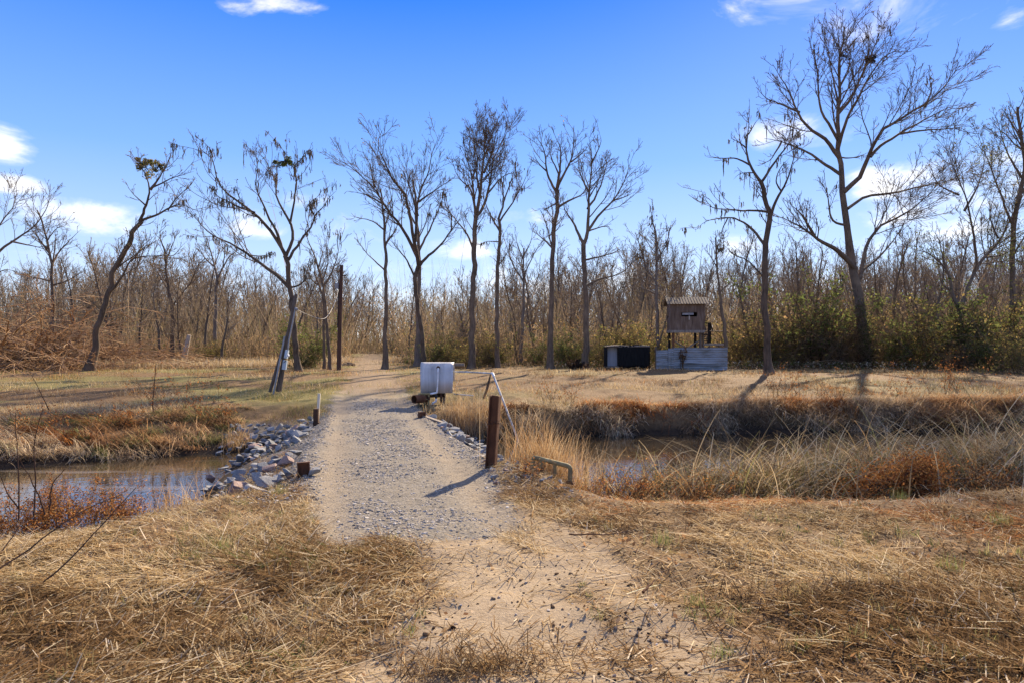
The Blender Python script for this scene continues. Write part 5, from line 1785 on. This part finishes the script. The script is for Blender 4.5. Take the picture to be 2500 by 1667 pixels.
# black box shelter
YB = 33.0
x0, x1 = P(1482, 0, YB)[0], P(1586, 0, YB)[0]
zt, zl = P(0, 846, YB)[2], P(0, 896, YB)[2]
W_, H_ = x1 - x0, zt - zl
bx = empty('box_blind', (x0, YB, gz(x0, YB)), 'low box shelter draped in black fabric with an open left bay', 'blind')
zz = zl - gz(x0, YB)
D_ = 1.15
bm = bmesh.new()
box(bm, (W_ / 2, D_ / 2 + .0, zz + .02), (W_, D_, .04))
bm_obj('floor', bm, M['plank'], bx)
bm = bmesh.new()
n_ = 12
for i in range(n_):     # slightly sagging roof of boards
    t0 = i / n_
    sag = .02 * math.sin(t0 * 9) + .03 * t0 * (1 - t0) * 4
    box(bm, (W_ * (t0 + .5 / n_), D_ / 2, zz + H_ + .015 + sag), (W_ / n_ - .004, D_ + .06, .03))
bm_obj('roof', bm, M['board_light'], bx)
bm = bmesh.new()
nn, mm_ = 40, 8
vs = []
for j in range(mm_):
    row = []
    for i in range(nn):
        u, v = i / (nn - 1), j / (mm_ - 1)
        row.append(bm.verts.new((W_ * (.275 + .73 * u), -.03 - .018 * math.sin(u * 55 + 2 * math.sin(v * 3)) * (1 - .6 * v) - .02 * math.sin(u * 7), zz - .03 * math.sin(u * 8) - .06 * u * (1 - v) + v * (H_ + .06) + .02 * (1 - v))))
    vs.append(row)
for j in range(mm_ - 1):
    for i in range(nn - 1):
        bm.faces.new((vs[j][i], vs[j][i + 1], vs[j + 1][i + 1], vs[j + 1][i]))
o = bm_obj('front_curtain', bm, M['fabric'], bx, smooth=True)
o.modifiers.new('thick', 'SOLIDIFY').thickness = .012
box_obj('back_wall', (W_ / 2, D_ - .02, zz + H_ / 2), (W_, .03, H_ - .05), M['greyboard'], bx)
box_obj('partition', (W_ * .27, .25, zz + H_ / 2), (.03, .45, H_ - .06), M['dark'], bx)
box_obj('side_panel', (.012, D_ / 2, zz + H_ / 2), (.03, D_ - .06, H_ - .04), M['fabric'], bx)
box_obj('side_panel', (W_ - .012, D_ / 2, zz + H_ / 2), (.03, D_ - .06, H_ - .04), M['fabric'], bx)
box_obj('bay_panel', (W_ * .14, .30, zz + H_ / 2), (W_ * .24, .02, H_ - .10), M['greyboard'], bx)
for u in (.04, .96):
    for v in (.06, .94):
        box_obj('foot', (W_ * u, D_ * v, (zz) / 2 - .05), (.08, .08, zz + .1), M['oldpole'], bx)
box_obj('eave_board', (W_ / 2, -.035, zz + H_ + .0), (W_ + .04, .022, .05), M['oldpole'], bx)

# hunting tower
YC = 33.0
tw = empty('hunting_tower', (P(1680, 900, YC)[0], YC, gz(P(1680, 900, YC)[0], YC)), 'raised brown plywood hunting blind on posts with a tin gable roof', 'hunting tower')
of = np.array(tw.location)
pt = lambda x, y, d=0.0: P(x, y, YC + d) - of * 1.0
xl, xr = pt(1636, 0)[0], pt(1718, 0)[0]
z_t, z_b = pt(0, 742)[2], pt(0, 808)[2]
D_ = 1.55
# the cabin is turned so its left side shows: shear-free rotation about its own corner
cab = [(xl, 0), (xr, 0)]
cz_, ch = (z_t + z_b) / 2, z_t - z_b
cw = xr - xl
wx0, wx1, wz0, wz1 = pt(1663, 0)[0], pt(1700, 0)[0], pt(0, 773.5)[2], pt(0, 763)[2]
rotc = Matrix.Rotation(rad(-6), 3, 'Z')
hub = empty('cabin', (xl, 0, 0))
hub.parent = tw
hub.rotation_euler.z = rad(-7)
# front wall built round the shooting slot
bm = bmesh.new()
fx0, fx1 = wx0 - xl, wx1 - xl
box(bm, (fx0 / 2, 0, cz_), (fx0, .035, ch))
box(bm, ((fx1 + cw) / 2, 0, cz_), (cw - fx1, .035, ch))
box(bm, ((fx0 + fx1) / 2, 0, (wz1 + z_t) / 2), (fx1 - fx0, .035, z_t - wz1))
box(bm, ((fx0 + fx1) / 2, 0, (wz0 + z_b) / 2), (fx1 - fx0, .035, wz0 - z_b))
me_ = bm_obj('front_wall', bm, M['board'], hub)
for nm, xx in (('side_wall', .0), ('side_wall', cw)):
    bm = bmesh.new()
    box(bm, (xx + (.02 if xx == 0 else -.02), D_ * .28, cz_), (.035, D_ * .50, ch))
    box(bm, (xx + (.02 if xx == 0 else -.02), D_ * .86, cz_), (.035, D_ * .28, ch))
    box(bm, (xx + (.02 if xx == 0 else -.02), D_ * .625, z_b + ch * .25), (.035, D_ * .19, ch * .5))
    box(bm, (xx + (.02 if xx == 0 else -.02), D_ * .625, z_t - ch * .13), (.035, D_ * .19, ch * .26))
    bm_obj(nm, bm, M['board'], hub)
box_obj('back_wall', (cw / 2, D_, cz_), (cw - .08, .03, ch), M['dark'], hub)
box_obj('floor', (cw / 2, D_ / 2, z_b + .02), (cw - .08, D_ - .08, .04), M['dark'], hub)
box_obj('floor_beam', (cw / 2, -.03, z_b - .03), (cw + .03, .05, .13), M['plank'], hub)
box_obj('floor_beam', (-.02, D_ / 2, z_b - .03), (.04, D_ - .05, .13), M['plank'], hub)
box_obj('window_shutter', ((fx0 + fx1) / 2 - .05, .06, (wz0 + wz1) / 2 + .03), (fx1 - fx0 - .2, .02, (wz1 - wz0) * .5), M['greyboard'], hub, bevel=.002)
box_obj('window_prop', ((fx0 + fx1) / 2 + .0, -.03, wz0 - .06), (.055, .02, .19), M['board_light'], hub, bevel=.002)
for xx in (.015, cw - .015):
    box_obj('corner_trim', (xx, -.025, cz_), (.05, .02, ch), M['board'], hub, bevel=.002)
# gable roof of ribbed tin, ridge running left to right
for sgn in (-1, 1):
    bm = bmesh.new()
    n_ = 45
    vs = []
    for i in range(n_ * 4 + 1):
        u = i / (n_ * 4)
        rib = .022 if i % 12 in (0, 1) else 0
        xx = -.16 + (cw + .38) * u
        y_r, z_r = D_ / 2, z_t + .34
        y_e, z_e = (D_ / 2 + sgn * (D_ / 2 + .20)), z_t - .03
        vs.append((bm.verts.new((xx, y_r, z_r + rib)), bm.verts.new((xx, y_e, z_e + rib))))
    for a_, b_ in zip(vs, vs[1:]):
        bm.faces.new((a_[0], b_[0], b_[1], a_[1]))
    o = bm_obj('roof_panel', bm, M['tin'], hub)
    o.modifiers.new('thick', 'SOLIDIFY').thickness = .008
bm = bmesh.new()
for xx in (0, cw - .03):
    vv = [bm.verts.new((xx + dx, yy, zz_)) for dx in (0, .03) for yy, zz_ in ((.0, z_t), (D_, z_t), (D_ / 2, z_t + .31))]
    bm.faces.new((vv[0], vv[1], vv[2]))
    bm.faces.new((vv[3], vv[5], vv[4]))
    for a_, b_ in ((0, 1), (1, 2), (2, 0)):
        bm.faces.new((vv[a_], vv[a_ + 3], vv[b_ + 3], vv[b_]))
bm_obj('gable', bm, M['board'], hub)
# posts and braces
zpost = z_b - .03
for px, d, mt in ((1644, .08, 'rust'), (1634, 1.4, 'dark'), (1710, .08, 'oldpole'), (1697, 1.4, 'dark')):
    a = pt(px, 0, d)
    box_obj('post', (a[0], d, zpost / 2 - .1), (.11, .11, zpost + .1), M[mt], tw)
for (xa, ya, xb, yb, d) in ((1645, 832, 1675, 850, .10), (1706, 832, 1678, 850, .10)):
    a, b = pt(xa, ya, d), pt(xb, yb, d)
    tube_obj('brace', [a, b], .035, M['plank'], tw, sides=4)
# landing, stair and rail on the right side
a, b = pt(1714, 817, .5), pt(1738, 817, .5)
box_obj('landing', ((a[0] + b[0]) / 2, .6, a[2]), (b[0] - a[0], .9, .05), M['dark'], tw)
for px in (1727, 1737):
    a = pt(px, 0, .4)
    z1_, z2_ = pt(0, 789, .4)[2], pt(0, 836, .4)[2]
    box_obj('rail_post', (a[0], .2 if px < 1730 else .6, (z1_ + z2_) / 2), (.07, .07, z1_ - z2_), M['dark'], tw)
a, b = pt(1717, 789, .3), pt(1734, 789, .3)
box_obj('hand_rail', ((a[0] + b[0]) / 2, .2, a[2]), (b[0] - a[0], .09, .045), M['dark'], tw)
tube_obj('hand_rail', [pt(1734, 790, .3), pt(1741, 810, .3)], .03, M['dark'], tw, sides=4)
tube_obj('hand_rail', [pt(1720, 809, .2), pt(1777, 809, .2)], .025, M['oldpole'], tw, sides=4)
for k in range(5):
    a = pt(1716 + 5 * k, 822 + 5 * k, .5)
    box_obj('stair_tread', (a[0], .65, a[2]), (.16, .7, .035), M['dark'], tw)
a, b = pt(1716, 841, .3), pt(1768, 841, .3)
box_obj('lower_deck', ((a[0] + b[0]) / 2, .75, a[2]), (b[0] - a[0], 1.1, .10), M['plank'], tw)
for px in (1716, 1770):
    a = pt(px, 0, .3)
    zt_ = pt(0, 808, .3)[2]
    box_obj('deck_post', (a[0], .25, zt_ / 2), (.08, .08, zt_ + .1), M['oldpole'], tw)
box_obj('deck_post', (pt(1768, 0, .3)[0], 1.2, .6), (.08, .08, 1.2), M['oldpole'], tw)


# tin fence in front of the tower
def tin_panel(name, xa, xb, ya, yb, Yp, bulge, parent, of_, mat, nx=36, nz_=60, leftdrop=0):
    bm = bmesh.new()
    A_, B_ = P(xa, 0, Yp)[0] - of_[0], P(xb, 0, Yp)[0] - of_[0]
    zt_, zb_ = P(0, ya, Yp)[2] - of_[2], P(0, yb, Yp)[2] - of_[2] - .05
    vs = []
    for j in range(nz_ + 1):
        v = j / nz_
        row = []
        for i in range(nx + 1):
            u = i / nx
            z_ = zb_ + (zt_ - zb_) * v - leftdrop * (1 - u) * v
            ph = (v * 11) % 1.0
            rib = .022 * (1 if ph < .18 else (1 - (ph - .18) / .08 if ph < .26 else (0 if ph < .92 else (ph - .92) / .08)))
            bl = bulge * math.exp(-((v - .33 - .06 * math.sin(u * 4)) / .09) ** 2) * math.sin(math.pi * min(1, max(0, (u - .05) / .9))) * (1 + .5 * math.sin(u * 9))
            row.append(bm.verts.new((A_ + (B_ - A_) * u, Yp - of_[1] - rib - bl + .01 * math.sin(u * 13), z_ + .35 * bl * math.sin(u * 7))))
        vs.append(row)
    for j in range(nz_):
        for i in range(nx):
            bm.faces.new((vs[j][i], vs[j][i + 1], vs[j + 1][i + 1], vs[j + 1][i]))
    o = bm_obj(name, bm, mat, parent)
    o.modifiers.new('thick', 'SOLIDIFY').thickness = .004
    return o


YF = 32.3
xf = P(1690, 904, YF)[0]
fe = empty('tin_fence', (xf, YF, gz(xf, YF)), 'buckled pale ribbed metal fence below the hunting tower', 'fence')
of = np.array(fe.location)
tin_panel('panel', 1602, 1633, 853, 906, YF + .06, .02, fe, of, M['siding'], leftdrop=.03)
tin_panel('panel', 1631, 1646, 850, 906, YF + .02, .02, fe, of, M['siding'], nx=14)
tin_panel('panel', 1645, 1776, 848, 906, YF, .10, fe, of, M['siding'])
for px in (1603, 1645, 1712, 1774):
    a = P(px, 0, YF)[0] - xf
    box_obj('fence_post', (a, .14, .52), (.09, .09, 1.15), M['oldpole'], fe)


# vine on the fence, clumps and weeds
def weed(name, label, cat, c, H, spread, n, pal, seed, lean=(0, 0), leaf=6, size=(.015, .035), r=.004, mat='leaf', up=.02, group=None, stempal=None):
    rng = np.random.default_rng(seed)
    z0 = gz(c[0], c[1])
    st = np.zeros((n, 7, 3))
    d = rng.normal(size=(n, 3)) * [spread, spread, 0] + [lean[0], lean[1], 1]
    d /= np.linalg.norm(d, axis=1, keepdims=True)
    p = rng.normal(size=(n, 3)) * [.25 * H * spread * 2, .2 * H * spread * 2, 0]
    st[:, 0] = p
    ln = rng.uniform(.4, 1.1, n) * H
    for k in range(1, 7):
        d = d + rng.normal(size=(n, 3)) * .08 + [0, 0, up]
        d /= np.linalg.norm(d, axis=1, keepdims=True)
        p = p + d * (ln / 6)[:, None]
        st[:, k] = p
    R0 = np.linspace(1, .35, 7)[None] * rng.uniform(.7, 1.4, n)[:, None] * r
    sp_ = stempal or [(.14, .09, .06), (.2, .13, .08), (.11, .07, .05)]
    g = Geo()
    g.tubes(st, R0, 4, pick(sp_, n, rng))
    b1, r1 = children(st, R0, .09 * max(1, H), .25, (.4, 1.0), .22, 4, .6, .03, .12, .4 * H, r * .45, rng, .05)
    g.tubes(b1, r1, 3, pick(sp_, len(b1), rng))
    root = empty(name, (c[0], c[1], z0 - .02), label, cat, group)
    link('stems', g.mesh(name + '_stems', M['leaf'], True), root)
    if leaf:
        g2 = Geo()
        lp = tips(b1, leaf, rng)
        lp += rng.normal(size=lp.shape) * .03
        g2.leaves(lp, rng.uniform(size[0], size[1], len(lp)), pick(pal, len(lp), rng), 0, rng)
        link('leaves', g2.mesh(name + '_leaves', M[mat]), root)
    return root


a = P(1664, 900, 32.2)
weed('vine', 'dark vine climbing the pale metal fence below the hunting tower', 'vine', (a[0], 32.15), 1.1, .10, 7, [(.16, .09, .05), (.25, .14, .06)], 21, leaf=4, size=(.03, .05), r=.014)
a = P(1405, 900, 33)
weed('root_mound', 'dark upturned root mound left of the black box', 'stump', (a[0], 33.2), .55, .5, 26, [(.06, .04, .03)], 22, leaf=8, size=(.03, .07), r=.02)

# fern-covered stump on the right bank
ys = 9.15
a = P(2215, 1150, ys)
stp = empty('overgrown_stump', (a[0], ys, gz(a[0], ys)), 'broken stump smothered in rust-red dry fern among the reeds', 'stump')
rng = np.random.default_rng(61)
g = Geo()
cc = np.array([[.16, .1, .0], [.15, .08, .25], [.19, .05, .42], [.18, .05, .56]])
g.tubes(resample(cc, 8), np.linspace(.13, .09, 8), 10, np.full((1, 3), .06), caps=True)
g.tubes(resample(np.array([[.1, .05, .45], [-.25, .02, .36], [-.6, 0, .15], [-.85, 0, .0]]), 8), np.linspace(.10, .05, 8), 8, np.full((1, 3), .07))
link('wood', g.mesh('stump_wood', M['bark_dark'], True), stp)
g = Geo()
n = 13000
u = rng.uniform(0, 1, n)
q = np.stack([np.interp(u, [0, .35, .7, 1], [.30, .05, -.55, -1.0]), np.zeros(n), np.interp(u, [0, .35, .7, 1], [.74, .70, .50, .20])], 1)
q[:, 2] *= rng.uniform(0, 1, n) ** .55
q += rng.normal(size=(n, 3)) * [.13, .18, .07] + np.array([0, -.06, 0])
q[:, 2] = np.maximum(q[:, 2], 0)
c = pick(RUSTY + [(.52, .26, .07), (.42, .18, .05), (.46, .22, .08)], n, rng)
g.leaves(q, rng.uniform(.009, .022, n), c, 0, rng, .5)
link('fern', g.mesh('stump_fern', M['leaf']), stp)
g = Geo()
for k in range(34):
    s0 = np.array([rng.uniform(-1.0, .35), rng.uniform(-.2, .2), 0])
    g.tubes(resample(np.array([s0, s0 + [rng.normal() * .15, rng.normal() * .1, rng.uniform(.25, .5)], s0 + [rng.normal() * .4, rng.normal() * .2, rng.uniform(.1, .7)]]), 8), np.linspace(.006, .003, 8), 4, pick([(.42, .34, .25), (.2, .12, .07)], 1, rng))
link('dead_vines', g.mesh('stump_vines', M['leaf'], True), stp)

# dead weeds on the banks
W = [(P(455, 1000, 16)[0], 15.6, 1.15, 20, 'tall rust-brown dead fern clump on the left bank', 31), (P(375, 1010, 15)[0], 15.2, .0, 0, '', 0), (P(300, 1020, 14.5)[0], 14.6, .7, 16, 'brown dead weed clump left of the tall fern on the left bank', 33), (P(520, 1000, 15)[0], 15.2, .85, 16, 'brown dead weed clump right of the tall fern on the left bank', 34), (P(60, 1010, 13.5)[0], 13.9, .7, 18, 'rust-red dead fern at the left end of the far bank', 35),
     (P(1370, 960, 17.6)[0], 17.7, .8, 14, 'orange dead fern on the bank behind the tall rusty post', 36), (P(1920, 980, 18)[0], 18.2, 1.2, 18, 'rust-orange dead weed on the far bank below the field tree', 37), (P(2030, 980, 18)[0], 18.0, .9, 16, 'dark red dead weed in the middle of the right far bank', 38), (P(2360, 960, 19)[0], 19.5, 1.3, 24, 'large rust-brown dead weed mound at the right of the far bank', 39), (P(2200, 970, 18)[0], 18.4, .8, 16, 'low brown dead weed right of the dark red one on the far bank', 40),
     (P(1440, 1235, 8.3)[0], 8.3, .3, 26, 'dry reddish weed tuft right of the mustard pipe rail', 41), (P(1290, 1210, 8.0)[0], 8.25, .24, 20, 'dry tan weed tuft at the left leg of the mustard pipe rail', 42), (P(1560, 1240, 8.3)[0], 8.5, .55, 50, 'rust-red weed tuft in front of the reeds left end', 43), (P(1720, 1220, 8.5)[0], 8.6, .5, 50, 'rust-red weed tuft in front of the middle of the reeds', 44), (P(2440, 1190, 8.8)[0], 9.0, .7, 44, 'dark rust weed clump at the right edge below the reeds', 45),
     (P(150, 1235, 7.2)[0], 7.4, .62, 44, 'rust-red fern mound on the near bank at the left edge of the creek', 46), (P(40, 1250, 7)[0], 7.0, .6, 44, 'rust-red fern mound at the left edge of the picture by the water', 47), (P(250, 1250, 7.4)[0], 7.7, .5, 34, 'low rust-red fern right of the near left fern mound', 48)]
for (x, y, H, n, lab, sd) in W:
    if n:
        weed('dead_weed', lab, 'weed', (x, y), H, .7, int(n * (1.6 if sd < 41 else 2.6)), [tuple(.8 * k_ for k_ in c_) for c_ in RUSTY] + ([] if sd < 41 else [(.38, .21, .08), (.30, .2, .1)]), sd, leaf=2.5 if sd < 41 else (12.0 if sd > 45 else 5.0), size=(.012, .028) if sd < 41 else (.006, .015), r=.004 if sd < 41 else .0025)
# orange grass clumps on the water edge
for (x, y, H, n, lab, sd) in ((P(1360, 1160, 9.3)[0], 9.4, .9, 1500, 'tall orange dry grass clump rising behind the mustard pipe rail', 51), (P(1165, 1040, 15.6)[0], 15.9, .75, 800, 'pale hanging dry grass clump on the bank between pump cover and tall rusty post', 52), (P(1110, 1010, 16)[0], 16.2, .45, 300, 'low dry grass clump below the pump cover legs', 53), (P(410, 1240, 7.4)[0], 7.7, .42, 130, 'upright dry grass tuft at the creek edge in the left foreground', 54), (P(640, 1090, 13.2)[0] - .9, 14.2, .35, 260, 'golden grass tuft left of the far left rock pile', 55)):
    rng = np.random.default_rng(sd)
    g = Geo()
    p = np.stack([rng.normal(size=n) * .28 * (1 if H > .5 else .5), rng.normal(size=n) * .18, np.zeros(n)], 1)
    p[:, 2] = height(x + p[:, 0], y + p[:, 1], False) - gz(x, y) - .02
    g.blades(p, rng.uniform(.5, 1.15, n) * H, rng.uniform(0, 6.28, n), rng.uniform(0, .3, n), rng.uniform(.15, 1.2, n) ** 1.3, rng.uniform(.004, .008, n), 5, pick([(.48, .30, .14), (.55, .38, .20), (.38, .22, .09), (.5, .40, .26)], n, rng), tip=.2, side=rng.uniform(-1, 1, n))
    tag(link('grass_clump', g.mesh('grass_clump', M['grass']), None, (x, y, gz(x, y))), lab, 'grass')
# dark matted clumps at the lower edge of the sand
for k, (x, y, lab, wx_) in enumerate(((P(1150, 1620, 3.48)[0], 3.45, 'dark matted grass clump at the bottom middle, on the bare sand', .2), (P(640, 1560, 3.8)[0], 3.75, 'dark tangled grass clump at the bottom left edge of the sand', .3), (P(2000, 1470, 4.3)[0], 4.35, 'dark heaped straw clump right of the sand', .42))):
    rng = np.random.default_rng(820 + k)
    n = 520
    g = Geo()
    p = np.stack([rng.normal(size=n) * wx_, rng.normal(size=n) * .07, np.zeros(n)], 1)
    p[:, 2] = height(x + p[:, 0], y + p[:, 1], False) - gz(x, y) + rng.uniform(0, .03, n)
    g.blades(p, rng.uniform(.05, .22, n), rng.uniform(0, 6.28, n), rng.uniform(.6, 1.5, n), rng.uniform(0, .9, n), rng.uniform(.003, .007, n), 3, pick(STRAW_DK + [(.08, .05, .03), (.45, .33, .18), (.12, .075, .04)], n, rng), tip=.4, side=rng.uniform(-.6, .6, n))
    tag(link('grass_clump', g.mesh('grass_clump', M['grass']), None, (x, y, gz(x, y))), lab, 'grass')
# thin green tufts
for k, (px, py, lab) in enumerate(((1618, 1330, 'thin green grass tuft on the straw right of the track'), (680, 1205, 'small green grass tuft at the near left rocks'), (2200, 1190, 'green grass tuft below the overgrown stump'), (2440, 1280, 'green grass tuft near the right edge in the straw'), (540, 1340, 'pale green tuft in the matted grass left of the track'), (2320, 1400, 'faint green tuft in the right foreground straw'))):
    Yd = CAMH * F / (py - 833.5)
    x = (px - 1250) / F * Yd
    rng = np.random.default_rng(700 + k)
    n = 90
    g = Geo()
    p = np.stack([rng.normal(size=n) * .05, rng.normal(size=n) * .04, np.full(n, -.01)], 1)
    g.blades(p, rng.uniform(.06, .17, n), rng.uniform(0, 6.28, n), rng.uniform(0, .5, n), rng.uniform(0, .8, n), .003, 3, pick([(.16, .20, .06), (.22, .24, .08), (.3, .27, .1)], n, rng), tip=.2)
    tag(link('green_tuft', g.mesh('green_tuft', M['grass']), None, (x, Yd, gz(x, Yd))), lab, 'grass')


# bare saplings and long twigs in the left foreground
def sapling(label, lines, seed, r=.006, name='bare_sapling', side=.10):
    rng = np.random.default_rng(seed)
    root = None
    g = Geo()
    for ln in lines:
        Y0, Y1, pts = ln
        k = len(pts)
        w3 = np.array([P(x, y, Y0 + (Y1 - Y0) * i / (k - 1)) for i, (x, y) in enumerate(pts)])
        w3 = resample(w3, 12)
        w3[1:] += np.cumsum(rng.normal(size=(11, 3)) * .004, axis=0)
        if root is None:
            off_ = w3[0].copy()
            root = True
        R0 = np.linspace(1, .35, 12) * r
        g.tubes(w3 - off_, R0, 6, pick([(.10, .065, .05), (.14, .085, .06)], 1, rng))
        b1, r1 = children((w3 - off_)[None], R0[None], .11, .25, (.4, .9), side, 5, .5, .05, .1, .35, .0017, rng, .05)
        g.tubes(b1, r1, 4, pick([(.12, .075, .05), (.17, .11, .07)], len(b1), rng))
        bud = tips(b1, 1.2, rng)
        g.leaves(bud, .008, pick([(.2, .11, .06), (.3, .17, .08)], len(bud), rng), 0, rng)
    o = link(name, g.mesh(name, M['leaf'], True), None, tuple(off_))
    tag(o, label, 'sapling')
    return o


sapling('tall reddish bare stem, leftmost upright one at the left edge by the water', [(6.6, 6.6, [(45, 1275), (46, 1180), (42, 1090), (42, 1005)]), (6.6, 6.7, [(46, 1240), (20, 1200), (8, 1160)])], 1, .008)
sapling('pair of bare stems crossing the creek right of the leftmost upright one', [(6.4, 6.4, [(82, 1260), (88, 1180), (86, 1080), (110, 1000)]), (6.4, 6.5, [(110, 1255), (75, 1170), (45, 1120)]), (6.4, 6.4, [(120, 1245), (130, 1180), (165, 1140)])], 2, .008)
sapling('long dark bare branch slanting up across the lower left corner', [(4.4, 5.2, [(-20, 1495), (80, 1440), (180, 1350), (260, 1260), (330, 1190)])], 3, .008, 'bare_branch', .14)
sapling('second long dark branch above the first at the lower left', [(4.6, 5.4, [(-20, 1400), (60, 1350), (150, 1280), (225, 1235), (300, 1200)])], 4, .007, 'bare_branch', .14)
sapling('thin dark fallen branch lying flat across the lower left foreground', [(4.0, 4.15, [(-20, 1532), (120, 1533), (230, 1527), (360, 1534)])], 5, .007, 'bare_branch', .05)
sapling('pale thin branch curving over the straw at the lower left', [(4.7, 5.0, [(30, 1470), (110, 1430), (170, 1405), (207, 1391)])], 6, .005, 'bare_branch', .05)
sapling('yellowish thin shoot slanting up at the left edge', [(5.2, 5.6, [(0, 1350), (40, 1295), (70, 1245), (92, 1207)])], 7, .005, 'bare_branch', .06)
sapling('thin straight tall stalk on the left far bank', [(15.2, 15.2, [(374, 1005), (377, 940), (383, 885)])], 8, .014, 'bare_sapling', .08)
sapling('thin leaning stalk at the left end of the far bank', [(13.2, 13.2, [(120, 1000), (95, 950), (70, 905)])], 9, .010, 'bare_sapling', .12)
sapling('fallen pale stick lying in the right foreground straw', [(4.72, 5.2, [(1390, 1303), (1440, 1302), (1490, 1297), (1545, 1288)])], 10, .006, 'stick', .03)
sapling('thick pale straw stick in the right foreground, slanting', [(4.0, 4.35, [(1570, 1445), (1590, 1430), (1608, 1412)])], 11, .009, 'stick', .01)
sapling('slim pale stick left of the track lying on straw', [(4.1, 4.6, [(1020, 1465), (1050, 1440), (1070, 1425)])], 12, .005, 'stick', .02)
